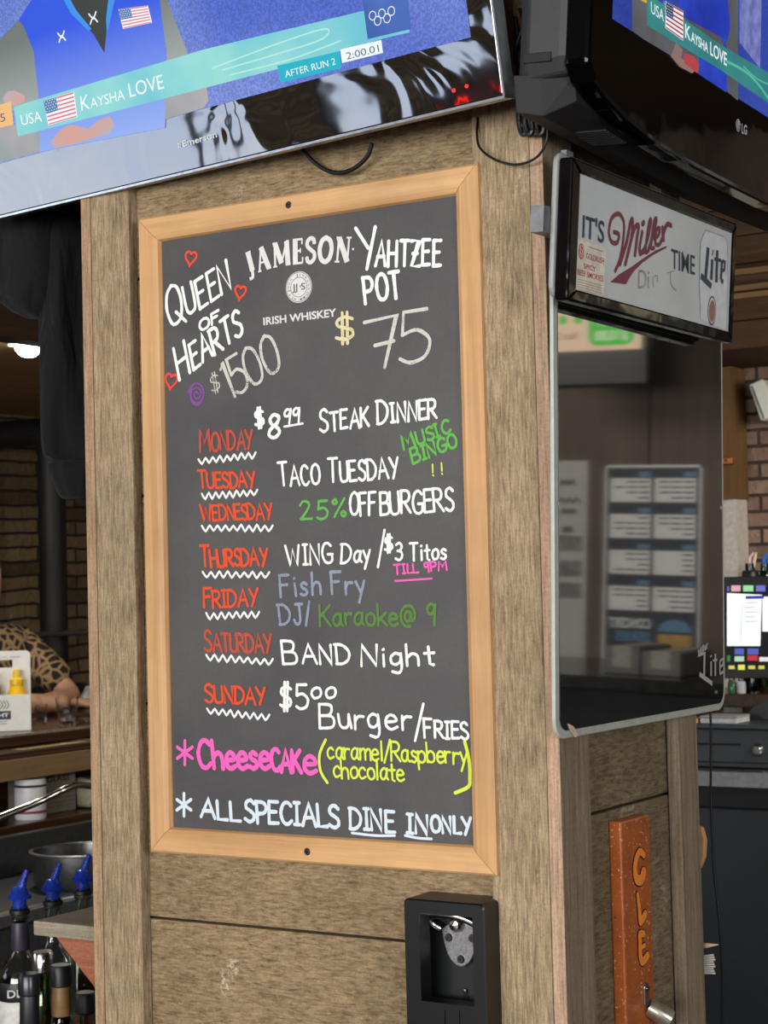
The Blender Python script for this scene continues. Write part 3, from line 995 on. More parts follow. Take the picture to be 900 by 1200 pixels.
B1 = onY(590, 112, 2.075)
ya, ti = fit_yaw((590, 112), B1, -.239, .126, -60, 60)
P1 = tilted(B1, ya, ti)
tv = thing('television', 'silver-rimmed glossy black television playing a medal ceremony, hung above the chalkboard', 'television', B1)
TW, TH = 1.10, .62
MB().slab(P1, rrect(-TW, 0, 0, TH, .004, 3), -.022, 0).build('bezel', M['bezel'], tv, bevel=.002)
e = MB()
e.slab(P1, [(-TW - .002, -.0035), (.002, -.0035), (.002, 0), (-TW - .002, 0)], -.022, .0015)
e.slab(P1, [(0, 0), (.003, 0), (.003, TH), (0, TH)], -.022, .0015)
e.build('edge_strip', M['silver_edge'], tv)
bk = MB()
r0 = [P1.p(a, b_, -.022) for a, b_ in [(-TW + .01, .004), (-.01, .004), (-.01, TH - .01), (-TW + .01, TH - .01)]]
r1 = [P1.p(a, b_, -.034) for a, b_ in [(-TW + .012, .008), (-.012, .008), (-.012, TH - .012), (-TW + .012, TH - .012)]]
r2 = [P1.p(a, b_, -.062) for a, b_ in [(-TW + .12, .10), (-.12, .10), (-.12, TH - .07), (-TW + .12, TH - .07)]]
bk.loft([r0, r1, r2], smooth=False)
bk.build('rear_housing', M['black'], tv)
wm = MB()
c0 = P1.p(-TW / 2, TH * .5, -.06)
wm.tube([c0, V((c0.x, 2.225, c0.z))], .03, 12)
wm.build('wall_bracket', M['black'], tv)
sx, sy = P1.uv(552, 43)
sx2, sy2 = P1.uv(0, 192)
sb = (sy + sy2) / 2
SL, ST = -TW + (0 - sx), TH - .035
scr = MB()
scr.poly(P1, [(SL, sb), (sx, sb), (sx, ST), (SL, ST)], .0006)
M['scr'] = screen_mat('backdrop_picture', 1.0, '4664d2', '93a8ee', .5)
sc1 = scr.build('screen', M['scr'], tv)


def E_(name, c, s=1.0, c2=None, sc=3.0):
    return emit(name, c, s, c2, sc)


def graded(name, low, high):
    # glare haze painted into the picture's emission, paler towards the caption
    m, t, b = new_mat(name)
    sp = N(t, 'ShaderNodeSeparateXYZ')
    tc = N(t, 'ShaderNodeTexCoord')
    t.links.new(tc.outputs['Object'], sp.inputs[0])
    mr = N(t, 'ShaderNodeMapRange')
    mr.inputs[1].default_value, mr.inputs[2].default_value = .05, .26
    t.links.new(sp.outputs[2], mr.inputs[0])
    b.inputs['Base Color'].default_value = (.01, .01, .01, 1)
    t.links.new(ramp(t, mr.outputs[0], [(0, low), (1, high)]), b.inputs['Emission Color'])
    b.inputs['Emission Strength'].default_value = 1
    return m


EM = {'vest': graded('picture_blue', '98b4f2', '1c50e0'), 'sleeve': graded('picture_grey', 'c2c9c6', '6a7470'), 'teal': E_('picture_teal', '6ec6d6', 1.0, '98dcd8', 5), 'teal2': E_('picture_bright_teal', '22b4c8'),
      'white': E_('picture_white', 'f4fbff', 1.0), 'shirt': E_('picture_dark', '3a3f3c', 1.0), 'red': E_('picture_red', 'e27d86'), 'navy': E_('picture_navy', '5a7cb4'), 'skin': E_('picture_skin', 'd6a196', 1.0, 'b9b0b4', 14),
      'amber': E_('picture_amber', 'f2c07c'), 'blue': E_('picture_deep_blue', '3b5fae', 1.0, '5a7fd0', 5), 'gold': E_('picture_gold', 'c9c48a'), 'haze': E_('picture_haze', '8a9a9e', 1.0, 'b6aeb0', 5), 'lt': E_('picture_light_blue', '3f93ee')}


def px(mb, pts, off, m=0, pl=P1):
    mb.pxpoly(pl, pts, off, m)


# clip to the screen is by construction: every piece stays inside
mb = MB()
mb.pxpoly(P1, [(0, 110), (0, 46), (22, 24), (28, 30), (40, 60), (47, 125), (0, 132)], .0010, 1)
mb.pxpoly(P1, [(22, 24), (36, 2), (60, -40), (150, -60), (185, -30), (192, 30), (196, 80), (194, 150), (150, 158), (47, 178), (44, 110), (34, 55)], .0009, 0)
mb.pxpoly(P1, [(185, -30), (200, 10), (219, 58), (222, 86), (194, 96), (196, 60), (190, 20)], .0010, 1)
mb.pxpoly(P1, [(76, -8), (130, -20), (127, 22), (123, 62), (110, 40), (88, 14)], .0012, 2)
mb.pxpoly(P1, [(70, -10), (78, -10), (90, 12), (108, 34), (104, 36), (84, 16)], .0013, 3)
mb.pxpoly(P1, [(130, -20), (140, -22), (130, 24), (126, 40), (125, 22)], .0013, 3)
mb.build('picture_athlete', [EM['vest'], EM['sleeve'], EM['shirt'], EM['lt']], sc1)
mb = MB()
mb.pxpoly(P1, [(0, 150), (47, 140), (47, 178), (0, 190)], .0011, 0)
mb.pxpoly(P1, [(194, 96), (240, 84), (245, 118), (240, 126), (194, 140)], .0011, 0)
mb.build('picture_haze', [EM['haze']], sc1)  # pale emissive pieces painting the haze low on the screen
for q in ([(60, 166), (72, 152), (84, 146), (104, 151), (118, 140), (130, 136), (135, 148), (128, 157), (66, 174)], [(4, 114), (10, 107), (18, 106), (30, 112), (29, 120), (18, 124), (6, 124)]):
    MB().pxpoly(P1, q, .0012).build('picture_hand', EM['skin'], sc1)

mb = MB()
for (cx, cy, s) in ((73, 43, 7), (110, 21, 7.5)):
    u_, v_ = P1.uv(cx, cy)
    k = .0013 * s
    for sgn in (1, -1):
        mb.ribbon(P1, smooth_line([(u_ - .9 * k, v_ + sgn * k * .85), (u_ - .3 * k, v_ + sgn * .15 * k), (u_ + .3 * k, v_ + sgn * .15 * k), (u_ + .9 * k, v_ + sgn * k * .85)], 4), [.0013] * 13, .0015 + .00004 * sgn, 0, caps=False)
mb.build('picture_emblem', EM['white'], sc1)


def flag(mb, pl, q, off, stripes=7):
    """q = four pixels TL TR BR BL; mats 0 white 1 red 2 navy"""
    a, b_, c, d = [pl.uv(*p) for p in q]

    def bi(s, t_):
        return tuple((a[i] * (1 - s) + b_[i] * s) * (1 - t_) + (d[i] * (1 - s) + c[i] * s) * t_ for i in (0, 1))
    mb.poly(pl, [bi(0, 0), bi(1, 0), bi(1, 1), bi(0, 1)], off, 0)
    for i in range(stripes):
        t0, t1 = i * 2 / (2 * stripes - 1), (i * 2 + 1) / (2 * stripes - 1)
        s0 = .42 if t1 < .56 else .02
        mb.poly(pl, [bi(s0, t0 + .01), bi(.98, t0 + .01), bi(.98, min(.985, t1)), bi(s0, min(.985, t1))], off + .0002, 1)
    mb.poly(pl, [bi(.01, .01), bi(.42, .01), bi(.42, .54), bi(.01, .54)], off + .0004, 2)
    for r in range(5):
        for c_ in range(5 if r % 2 == 0 else 4):
            s, t_ = .05 + c_ * .083 + (.04 if r % 2 else 0), .06 + r * .1
            mb.poly(pl, [bi(s - .014, t_ - .018), bi(s + .014, t_ - .018), bi(s + .014, t_ + .018), bi(s - .014, t_ + .018)], off + .0006, 0)


mb = MB()
flag(mb, P1, [(139, 11), (174, 6.5), (179, 26.5), (145, 34)], .0014)
mb.build('picture_patch', [EM['white'], EM['red'], EM['navy']], sc1)
mb = MB()
mb.pxpoly(P1, [(17, 125), (240, 58), (430, 12), (476, 2), (481, 38), (455, 44), (330, 80), (22, 160)], .0018, 0)
mb.build('picture_banner', EM['teal'], sc1)
mb = MB()
mb.pxpoly(P1, [(326, 77), (399, 60), (401, 80), (330, 97)], .0022, 0)
mb.build('picture_run_box', EM['teal2'], sc1)
MB().pxpoly(P1, [(400, 58), (448, 47), (450, 62), (402, 74)], .0022).build('picture_time_box', EM['white'], sc1)
MB().pxpoly(P1, [(426, 0), (478, -12), (483, 34), (432, 46)], .0021).build('picture_rings_box', EM['blue'], sc1)
MB().pxpoly(P1, [(0, 123), (14, 119), (17, 146), (0, 150)], .0022).build('picture_rank_box', EM['amber'], sc1)
mb = MB()
for pts in ([(250, 80), (330, 50), (382, 34), (378, 46), (330, 62), (262, 82)], [(270, 88), (340, 70), (400, 48)]):
    mb.ribbon(P1, smooth_line([P1.uv(*q) for q in pts], 8), .0011, .0020)
mb.build('picture_swoosh', E_('picture_pale_teal', 'b4ecdc'), sc1)
mb = MB()
flag(mb, P1, [(52, 118), (88, 107.5), (92, 137), (58, 147)], .0024)
mb.build('picture_flag', [EM['white'], EM['red'], EM['navy']], sc1)
for q in (('USA', (27, 147), (51, 142), (25, 134)), ('K', (97, 130), (107, 127), (95, 112)), ('AYSHA', (108, 127), (148, 116), (106.5, 115)), ('LOVE', (154, 114), (194, 103.5), (151, 97)), ('AFTER RUN 2', (336, 91), (395, 75.5), (334.5, 83))):
    mb = MB()
    typeset(mb, P1, *q, .0026)
    mb.build('picture_caption', EM['white'], sc1)
mb = MB()
typeset(mb, P1, '2:00.01', (408, 70), (446, 60.5), (406.5, 61.5), .0026)
typeset(mb, P1, '5', (2, 143), (8, 142), (1, 133), .0026)
mb.build('picture_score', E_('picture_slate', '4a6280'), sc1)
mb = MB()
for i, (x, y) in enumerate(((438, 18.5), (449, 16), (460, 13), (444, 24.5), (455, 21.5))):
    u_, v_ = P1.uv(x, y)
    mb.ribbon(P1, arc(u_, v_, .0058, 0, 360, 24), .0006, .0026 + i * .00005, caps=False)
mb.build('picture_rings', EM['white'], sc1)
mb = MB()
typeset(mb, P1, 'Emerson', (215, 172), (255, 160.5), (213.5, 165), .0008, bold=.02)
u_, v_ = P1.uv(210.5, 170.5)
mb.ribbon(P1, [(u_ - .0025, v_ - .0025), (u_ + .0025, v_ - .0025), (u_ + .0025, v_ + .0025), (u_ - .0025, v_ + .0025), (u_ - .0025, v_ - .0025)], .0006, .0008, caps=False)
mb.ribbon(P1, arc(u_, v_, .0011, 30, 330, 10), .0005, .0008, caps=False)
mb.build('brand_lettering', plain('silver_lettering', 'd5dade', .4, .3), tv)
mb = MB()
for (x, y) in ((532, 106), (547, 101)):
    u_, v_ = P1.uv(x, y)
    mb.slab(P1, arc(u_, v_, .0025, 0, 330, 11), 0, .001)
mb.build('indicator_lights', emit('red_led', 'ff2a1c', 2.5), tv)

# second television, on the side of the column
XB = -.955
B2 = onX(717, 22, XB)
ya, ti = fit_yaw((717, 22), B2, .634, -.04, 60, 125)
P2 = tilted(B2, ya, ti)
tv2 = thing('television', 'bulky glossy black television with curved lower lip, mounted on the right side of the column', 'television', B2)
TW2, TH2 = 1.0, .52
lb = [P2.uv(*q) for q in ((690, 72), (697, 96), (710, 114), (735, 141), (770, 169), (800, 188), (850, 214), (900, 237))]
u0 = P2.uv(690, 72)[0]
v0 = lb[0][1]
low = min(q[1] for q in lb)
cx = (u0 + TW2 - .03) / 2
half = [q for q in lb if q[0] < cx]
half = [(u0, v0 + .012)] + half
out = half + [(2 * cx - a, b_) for a, b_ in half[::-1]]
Tt = TH2 + .04
out = out + [(2 * cx - u0, Tt), (u0, Tt)]
MB().slab(P2, out, -.035, 0).build('bezel', M['bezel2'], tv2, bevel=.006)


def inset(pts, k, dz):
    ccx, ccy = cx, (Tt + low) / 2
    return [((a - ccx) * k + ccx, (b_ - ccy) * k + ccy + dz) for a, b_ in pts]


bk = MB()
UL = u0 - .004
dep = .105
hz = v0 - .004
hb = P2.uv(632, 140, -dep)[1]
# side housing: a box whose underside slopes from the bezel lip back to the wall
prof_side = [(UL, Tt - .02), (UL, hz + .01), (UL + .006, hz - .02)]
sec = []
for o_, bot, l in ((-.03, hz - .004, UL + .008), (-.04, hz - .006, UL), (-.085, hz - .012, UL), (-dep, hz - .03, UL + .02)):
    sec.append([P2.p(a, b_, o_) for a, b_ in [(l, Tt - .02), (l, bot + .02), (l + .012, bot), (cx, bot - .03), (2 * cx - l - .012, bot), (2 * cx - l, bot + .02), (2 * cx - l, Tt - .02)]])
bk.loft(sec, smooth=False)
bk.build('rear_housing', M['tv_back'], tv2, bevel=.004)
bk = MB()
sec = []
for o_, bot, l in ((-.032, hz - .035, UL + .03), (-.07, hz - .055, UL + .012), (-dep, hz - .05, UL + .004)):
    sec.append([P2.p(a, b_, o_) for a, b_ in [(l, hz - .004), (l + .012, bot), (cx, bot - .012), (2 * cx - l - .012, bot), (2 * cx - l, hz - .004)]])
bk.loft(sec, smooth=False)
for i in range(9):
    b0 = P2.p(UL + .12 + i * .008, hz - .0575 - i * .0004, -.075)
    bk.obox(b0, P2.u * .004, P2.n * .05, P2.v * .003)
bk.build('underside_cowl', M['black_soft'], tv2, bevel=.004)
nb = MB()
a0 = P2.p(UL + .0, hz + .012, -.042)
nb.obox(P2.p(UL - .003, hz + .008, -.088), P2.n * .038, P2.v * .012, P2.u * .006)
nb.build('grip_notch', M['black_soft'], tv2, bevel=.001)
br2 = MB().obox(P2.p(cx - .1, .1, -dep - .035), P2.u * .2, P2.v * .2, P2.n * .036)
br2.build('wall_bracket', M['black'], tv2)
sc2 = MB()
s0 = P2.uv(717, 22)
SR, STp = 2 * cx - u0 - (s0[0] - u0), Tt - .05
sc2.poly(P2, [(s0[0], s0[1]), (SR, s0[1]), (SR, STp), (s0[0], STp)], .0006)
M['scr2'] = screen_mat('side_backdrop_picture', 1.0, '22348e', '3a55c0', .4)
sc2o = sc2.build('screen', M['scr2'], tv2)
E2 = {'grey': E_('side_picture_grey', '4a4c50', 1.0, '5e6064', 8), 'vest': E_('side_picture_blue', '1b2f9e', 1.0, '2b48c4', 8), 'teal': E_('side_picture_teal', '2d7478', 1.0, '3a8a88', 6), 'skin': E_('side_picture_skin', '9a6f66', 1.0, '7d6a6c', 12),
      'white': E_('side_picture_white', 'e6eef2', 1.0), 'red': E_('side_picture_red', 'b24048'), 'navy': E_('side_picture_navy', '2e3c66'), 'green': E_('side_picture_green', '4fb79a'), 'lil': E_('side_picture_lilac', '5d66a6', 1.0, '7f86c4', 40), 'am': E_('side_picture_amber', 'e8a63a')}
mb = MB()
mb.pxpoly(P2, [(740, -10), (768, 4), (838, 30), (850, 60), (850, 108), (800, 74), (752, 45), (740, 36)], .0009, 0)
mb.pxpoly(P2, [(790, -20), (850, -20), (855, 30), (852, 48), (800, 20)], .0011, 1)
mb.pxpoly(P2, [(818, 62), (850, 80), (850, 108), (818, 87)], .0012, 1)
mb.pxpoly(P2, [(850, -20), (864, -20), (864, 118), (852, 108)], .0010, 0)
mb.pxpoly(P2, [(866, -10), (892, -10), (890, 80), (866, 50)], .0010, 2)
mb.build('picture_athlete', [E2['grey'], E2['vest'], E2['lil']], sc2o)
mb = MB()
mb.pxpoly(P2, [(785, 66), (791, 50), (799, 58), (797, 68), (815, 82), (810, 86), (795, 78)], .0014, 0)
mb.pxpoly(P2, [(800, 62), (812, 66), (818, 76), (816, 86), (808, 80), (801, 74)], .0015, 1)
mb.build('picture_hands', [E2['skin'], E2['red']], sc2o)
mb = MB()
mb.pxpoly(P2, [(757, -8), (842, 52), (900, 86), (900, 121), (840, 80), (757, 30)], .0018, 0)
mb.build('picture_banner', E2['teal'], sc2o)
mb = MB()
mb.ribbon(P2, smooth_line([P2.uv(*q) for q in ((850, 72), (872, 84), (888, 100), (899, 116))], 6), .0022, .0021)
mb.ribbon(P2, smooth_line([P2.uv(*q) for q in ((870, 78), (885, 92), (899, 99))], 6), .0012, .0021)
mb.build('picture_swoosh', E2['green'], sc2o)
mb = MB()
flag(mb, P2, [(778, 1), (799, 13), (799, 48), (778, 33)], .0023)
mb.build('picture_flag', [E2['white'], E2['red'], E2['navy']], sc2o)
mb = MB()
mb.pxpoly(P2, [(750, -6), (756, -3), (756, 4), (750, 1)], .0022)
mb.build('picture_number_box', E2['am'], sc2o)
mb = MB()
typeset(mb, P2, 'USA', (761, 15), (776, 25.5), (761, 1), .0024)
typeset(mb, P2, 'K', (801, 44), (807.5, 48), (801, 27), .0024, bold=.012)
typeset(mb, P2, 'AYSHA', (808, 48.5), (828, 62.5), (808, 36), .0024, bold=.012)
typeset(mb, P2, 'LOVE', (830.5, 64), (850, 77.5), (830.5, 48), .0024, bold=.012)
mb.build('picture_caption', E2['white'], sc2o)
mb = MB()
mb.poly(P2, arc(*P2.uv(864.5, 147), .0095, 0, 345, 23), .0008)
typeset(mb, P2, 'LG', (868.5, 156), (874.8, 158), (868.5, 144.5), .0008, bold=.03)
mb.build('brand_lettering', plain('pale_lettering', 'c9cccf', .4), tv2)
mb = MB()
u_, v_ = P2.uv(864.5, 147)
mb.ribbon(P2, arc(u_, v_, .0072, 90, 360, 16) + [(u_ + .002, v_)], .0007, .0011, caps=False)
mb.ribbon(P2, [(u_ - .001, v_ + .004), (u_ - .001, v_ - .004), (u_ + .003, v_ - .004)], .0007, .0011, caps=False)
mb.poly(P2, arc(u_ - .004, v_ + .003, .001, 0, 330, 8), .0011)
mb.build('brand_mark', plain('dark_mark', '303234', .4), tv2)

# ---------------------------------------------------------------- dark write-on board on the side
B3 = onX(651, 868, XR + .008)
P3 = tilted(B3, 90, 1.5)
wbt = thing('menu_board', 'black glossy write-on board with clear edge and pale beer logo on the column side', 'board', B3)
wu = P3.uv(850, 822)[0]
WBH = .63
MB().slab(P3, rrect(0, wu, 0, WBH, .028, 7), -.006, 0).build('clear_backing', plain('frosted_acrylic_edge', 'a9ada4', .35, spec=.5, grain=.03), wbt, bevel=.0015)
mt, t, b = new_mat('black_write_on_face')
vv = coords(t)
t.links.new(ramp(t, noise(t, vv, 5, 4, .6, .6), [(.35, '0d0e0e'), (.75, '1b1c1b')]), b.inputs['Base Color'])
b.inputs['Roughness'].default_value = .035
b.inputs['IOR'].default_value = 2.3
MB().slab(P3, rrect(.011, wu - .011, .011, WBH - .011, .02, 7), 0, .0015).build('writing_face', mt, wbt)
pale = plain('pale_logo_print', 'a3a8a4', .5, grain=.02)
mb = MB()
# blackletter logo at lower right corner
typeset(mb, P3, 'Miller', (816.5, 770), (829, 758), (815, 762), .0022, bold=.03, shear=.3)
for pts, w_ in (([(824, 764), (823.5, 793)], .0036), ([(818, 790), (833, 801)], .0036), ([(831.5, 775), (831.5, 792)], .0030), ([(831.5, 768), (831.8, 770)], .0034), ([(836.5, 766), (836.5, 792)], .0030), ([(834, 774), (839, 773)], .0018), ([(842, 774), (842, 790)], .0026),
                ([(842, 774), (845.5, 772), (845.5, 779), (842, 782)], .0018), ([(842, 790), (846, 787)], .0022), ([(817, 768), (825, 765)], .002)):
    mb.ribbon(P3, [P3.uv(*q) for q in pts], w_, .0022 + .00004 * (len(mb.v) % 11), caps=False)
mb.build('printed_logo', pale, wbt)
for q in ((838, 811), (843, 595), (653.5, 591)):
    u_, v_ = P3.uv(*q)
    MB().slab(P3, arc(u_, v_, .003, 0, 330, 11), .0012, .0032).build('mounting_screw', M['silver_edge'], wbt)
mb = MB()
mb.slab(P3, [P3.uv(*q) for q in ((664, 848), (670, 851), (676, 862), (672, 864), (667, 857))], .0016, .0028)
mb.build('tape_scrap', plain('pinkish_scrap', 'd2b4a4', .6), wbt)

# ---------------------------------------------------------------- the light-box sign
XS = -1.042
B4 = onX(674, 338.7, XS)
ya, ti = fit_yaw((674, 338.7), B4, .276, -.038, 60, 125)
P4 = tilted(B4, ya, ti)
sg = thing('beer_sign', 'black framed oblong beer sign with white face, tilted out over the write-on board', 'sign', B4)
pan = [P4.uv(*q) for q in ((680, 203), (858, 275), (852.5, 388), (674, 338.7))]
pu0, pu1 = (pan[0][0] + pan[3][0]) / 2, (pan[1][0] + pan[2][0]) / 2
pv0, pv1 = (pan[3][1] + pan[2][1]) / 2, (pan[0][1] + pan[1][1]) / 2
fo = [P4.uv(*q) for q in ((666, 180), (863, 264), (857, 401), (667, 354))]
fu0, fu1 = (fo[0][0] + fo[3][0]) / 2, (fo[1][0] + fo[2][0]) / 2
fv0, fv1 = (fo[3][1] + fo[2][1]) / 2, (fo[0][1] + fo[1][1]) / 2
M['sign_frame'] = gloss_black('sign_frame_black', '08080a', .08, 1.3, .1, 9)
fr = MB()
dpt = .012
for a in ([(fu0, fv0), (fu1, fv0), (pu1, pv0), (pu0, pv0)], [(fu1, fv0), (fu1, fv1), (pu1, pv1), (pu1, pv0)], [(fu1, fv1), (fu0, fv1), (pu0, pv1), (pu1, pv1)], [(fu0, fv1), (fu0, fv0), (pu0, pv0), (pu0, pv1)]):
    fr.slab(P4, a, -.018, .002)
fr.build('frame', M['sign_frame'], sg, bevel=.003)
MB().slab(P4, rrect(fu0 - .004, fu1 + .006, fv0 + .004, fv1 + .009, .018, 5), -.026, -.018).build('rear_shell', plain('grey_shell', '8e8f8b', .45, grain=.03), sg, bevel=.003)
bkm = MB().slab(P4, [(fu0 - .022, fv1 - .10), (fu0 + .03, fv1 - .10), (fu0 + .03, fv1 - .065), (fu0 - .022, fv1 - .065)], -.045, -.026)
bkm.build('mounting_bracket', M['grey'], sg)
MB().slab(P4, [(fu0 + .02, fv1 + .003), (fu0 + .04, fv1 + .003), (fu0 + .04, fv1 + .014), (fu0 + .02, fv1 + .014)], -.026, -.018).build('hanging_tab', M['grey'], sg)
mt, t, b = new_mat('sign_face')
t.links.new(ramp(t, noise(t, coords(t), 6, 3), [(.3, 'b9bec2'), (.7, 'cfd4d6')]), b.inputs['Base Color'])
b.inputs['Roughness'].default_value = .3
MB().slab(P4, [(pu0 - .004, pv0 - .004), (pu1 + .004, pv0 - .004), (pu1 + .004, pv1 + .004), (pu0 - .004, pv1 + .004)], -.012, 0).build('face_panel', mt, sg)
ink = plain('slate_ink', '3b4552', .5, grain=.02)
mar = plain('maroon_ink', '7d3f4c', .5, grain=.02)


def s4(x, y): return (640 + x / 3.75, 160 + y / 3.75)


mb = MB()
typeset(mb, P4, "IT'S", s4(157, 440), s4(252, 468), s4(160, 340), .0008, bold=.015)
typeset(mb, P4, 'TIME', s4(548, 577), s4(652, 608), s4(548, 487), .0008, bold=.008)
mb.build('printed_words', ink, sg)
mb = MB()


def s4r(pts, w_, off=.0008, sm=True, m=0):
    q = [P4.uv(*s4(*p)) for p in pts]
    if sm: q = smooth_line(q, 7)
    if isinstance(w_, tuple):
        w_ = [w_[0] + (w_[1] - w_[0]) * i / (len(q) - 1) for i in range(len(q))]
    w_ = [k_ * 1.25 for k_ in w_] if isinstance(w_, list) else w_ * (1.25 if w_ > .002 else 1)
    mb.ribbon(P4, q, w_, off, m)


s4r([(296, 420), (318, 430), (310, 466), (286, 462), (274, 420), (286, 360), (318, 340), (340, 380), (336, 460), (322, 540), (302, 590)], .0026, .0008)
s4r([(322, 560), (350, 470), (368, 380), (378, 370), (372, 450), (346, 560)], .0030, .0009)
s4r([(372, 450), (388, 400), (404, 392), (398, 440), (388, 520)], .0030, .0010)
s4r([(420, 420), (408, 490), (412, 515), (424, 500)], .0028, .0011)
s4r([(422, 384), (427, 378)], .0032, .0009, False)
s4r([(424, 510), (446, 440), (458, 372), (450, 380), (434, 500), (448, 500)], .0026, .0012)
s4r([(446, 500), (468, 430), (482, 366), (472, 376), (458, 480), (470, 490)], .0026, .0013)
s4r([(474, 450), (492, 430), (494, 402), (480, 416), (478, 470), (494, 474), (506, 450)], .0025, .0014)
s4r([(508, 400), (512, 460), (514, 420), (530, 385), (546, 392)], .0028, .0015)
mb.poly(P4, [P4.uv(*s4(*q)) for q in ((280, 640), (318, 606), (370, 575), (430, 532), (480, 500), (530, 480), (526, 490), (470, 520), (420, 556), (384, 592), (364, 622), (348, 650))], .0007, 0)
mb.build('script_lettering', mar, sg)
mb = MB()
can = plain('printed_can', 'd6dade', .4, grain=.03)
cpts = [s4(*q) for q in ((676, 800), (672, 640), (676, 470), (690, 430), (700, 412), (780, 440), (794, 470), (796, 640), (790, 852), (764, 842))]
mb.pxpoly(P4, cpts, .0006, 0)
mb.ribbon(P4, [P4.uv(*q) for q in cpts[:-1]], .0008, .0008, 1)
u_, v_ = P4.uv(*s4(726, 765))
mb.poly(P4, [(u_ + a, v_ + b_) for a, b_ in arc(0, 0, .0165, -100, 250, 30, .0225)], .0010, 2)
mb.poly(P4, [(u_ + a, v_ + b_) for a, b_ in arc(0, 0, .0142, 0, 350, 30, .0195)], .0012, 0)
mb.poly(P4, [(u_ + a, v_ - .001 + b_) for a, b_ in arc(0, 0, .0120, 0, 350, 30, .0165)], .0014, 3)
mb.build('printed_can', [can, plain('can_outline', '9aa2aa', .4), plain('badge_blue', '4c5a7c', .4), plain('badge_copper', 'a0705e', .4, grain=.08)], sg)
mb = MB()
for pts, w_ in (([(708, 488), (696, 626)], .0050), ([(676, 612), (722, 658)], .0046), ([(726, 540), (722, 630)], .0042), ([(727, 508), (730, 512)], .0046), ([(748, 500), (744, 640)], .0042), ([(736, 538), (764, 545)], .0026),
                ([(769, 546), (764, 628)], .0038), ([(769, 546), (782, 552), (780, 585), (766, 592)], .0026), ([(764, 628), (774, 640)], .0034)):
    mb.ribbon(P4, [P4.uv(*s4(*q)) for q in pts], w_, .0018 + .00003 * len(mb.v) / 40, 0, caps=False)
mb.build('blackletter', ink, sg)
mb = MB()
typeset(mb, P4, 'Di', s4(402, 668), s4(450, 668), s4(404, 580), .0008)
s4r([(470, 660), (468, 620), (486, 612), (488, 640)], .0008)
s4r([(530, 600), (560, 590)], .0008)
s4r([(545, 596), (548, 650), (570, 676)], .0008)
mb.build('rubbed_marker', plain('rubbed_marker', 'a4a095', .6, grain=.1), sg)
mb = MB()
mb.pxpoly(P4, [s4(*q) for q in ((136, 448), (262, 494), (250, 696), (126, 668))], .0012, 0)
u_, v_ = P4.uv(*s4(150, 505))
mb.poly(P4, [(u_ + a, v_ + b_) for a, b_ in arc(0, 0, .0080, 0, 350, 24, .0105)], .0015, 1)
mb.ribbon(P4, [(u_ + a, v_ + b_) for a, b_ in arc(0, 0, .0056, 0, 360, 20, .0078)], .0006, .0018, 0, caps=False)
mb.ribbon(P4, [(u_ - .002, v_ + .004), (u_ - .003, v_ - .002), (u_ + .001, v_ - .005), (u_ + .003, v_ + .001), (u_, v_ + .003)], .0008, .0018, 0)
typeset(mb, P4, 'GOLDRUSH', s4(172, 536), s4(250, 560), s4(172, 510), .0015, 1, bold=.01)
typeset(mb, P4, 'SPICY', s4(160, 580), s4(214, 595), s4(160, 556), .0015, 1, bold=.01)
typeset(mb, P4, 'BEEF SMOKIES', s4(133, 606), s4(246, 638), s4(133, 580), .0015, 1, bold=.01)
for i in range(4):
    mb.ribbon(P4, [P4.uv(*s4(134, 626 + i * 11)), P4.uv(*s4(242, 656 + i * 11))], .0003, .0015, 2, caps=False)
mb.ribbon(P4, [P4.uv(*s4(182, 484)), P4.uv(*s4(244, 506))], .0004, .0015, 2, caps=False)
mb.build('snack_sticker', [plain('sticker_cream', 'dcd6c6', .5), plain('sticker_red', 'b8452e', .5), plain('sticker_brown', '8b6a5c', .5)], sg)

# ---------------------------------------------------------------- black cap-opener box
YB, YFB = YF + .022, 2.158
bx0, bx1 = onY(500, 1037, YB).x, onY(593, 1043, YB).x
bz1 = (onY(474, 1054, YFB).z + onY(573, 1059, YFB).z) / 2
bz0 = bz1 - .33
op = thing('bottle_opener_box', 'black plastic box with a silver bottle opener in its window, below the chalkboard', 'bottle opener', ((bx0 + bx1) / 2, YB, bz0))
PO = Plane((0, YFB, 0), (1, 0, 0), (0, 0, 1))
w0, w1 = PO.uv(491, 1070), PO.uv(557, 1180)
wx0, wx1, wz0, wz1 = w0[0], w1[0] - .001, w1[1], w0[1]
sh = MB()
tk = .006
# shell: sides, top, bottom and a face with a window, one moulding
def ring(x0, x1, z0, z1, r, y): return [V((q[0], y, q[1])) for q in rrect(x0, x1, z0, z1, r, 5)]


sh.loft([ring(bx0, bx1, bz0, bz1, .007, YB), ring(bx0, bx1, bz0, bz1, .007, YFB + .002), ring(bx0 + .002, bx1 - .002, bz0 + .002, bz1 - .002, .006, YFB), ring(wx0, wx1, wz0, wz1, .0006, YFB), ring(wx0, wx1, wz0, wz1, .0006, YFB + .028)], cap=False, smooth=False)
M['box_black'] = plain('satin_black', '0b0b0d', .36, grain=.03)
sh.build('shell', M['box_black'], op)
bp = MB().box(bx0 + tk, bx1 - tk, YB - .004, YB, bz0 + tk, bz1 - tk)
bp.build('back_plate', plain('back_plate', '17191a', .4), op)
rb = MB()
for x, wd in ((521, .001), (538, .001)):
    q = PO.uv(x, 1182)
    rb.box(q[0] - wd, q[0] + wd, YFB - .0022, YFB, bz0 + .004, q[1] - .002)
rb.build('rib', M['box_black'], op)
YO = YB - .012
PO2 = Plane((0, YO, 0), (1, 0, 0), (0, 0, 1))


def o3(x, y): return PO2.uv(440 + x / 4.5, 1000 + y / 4.5)


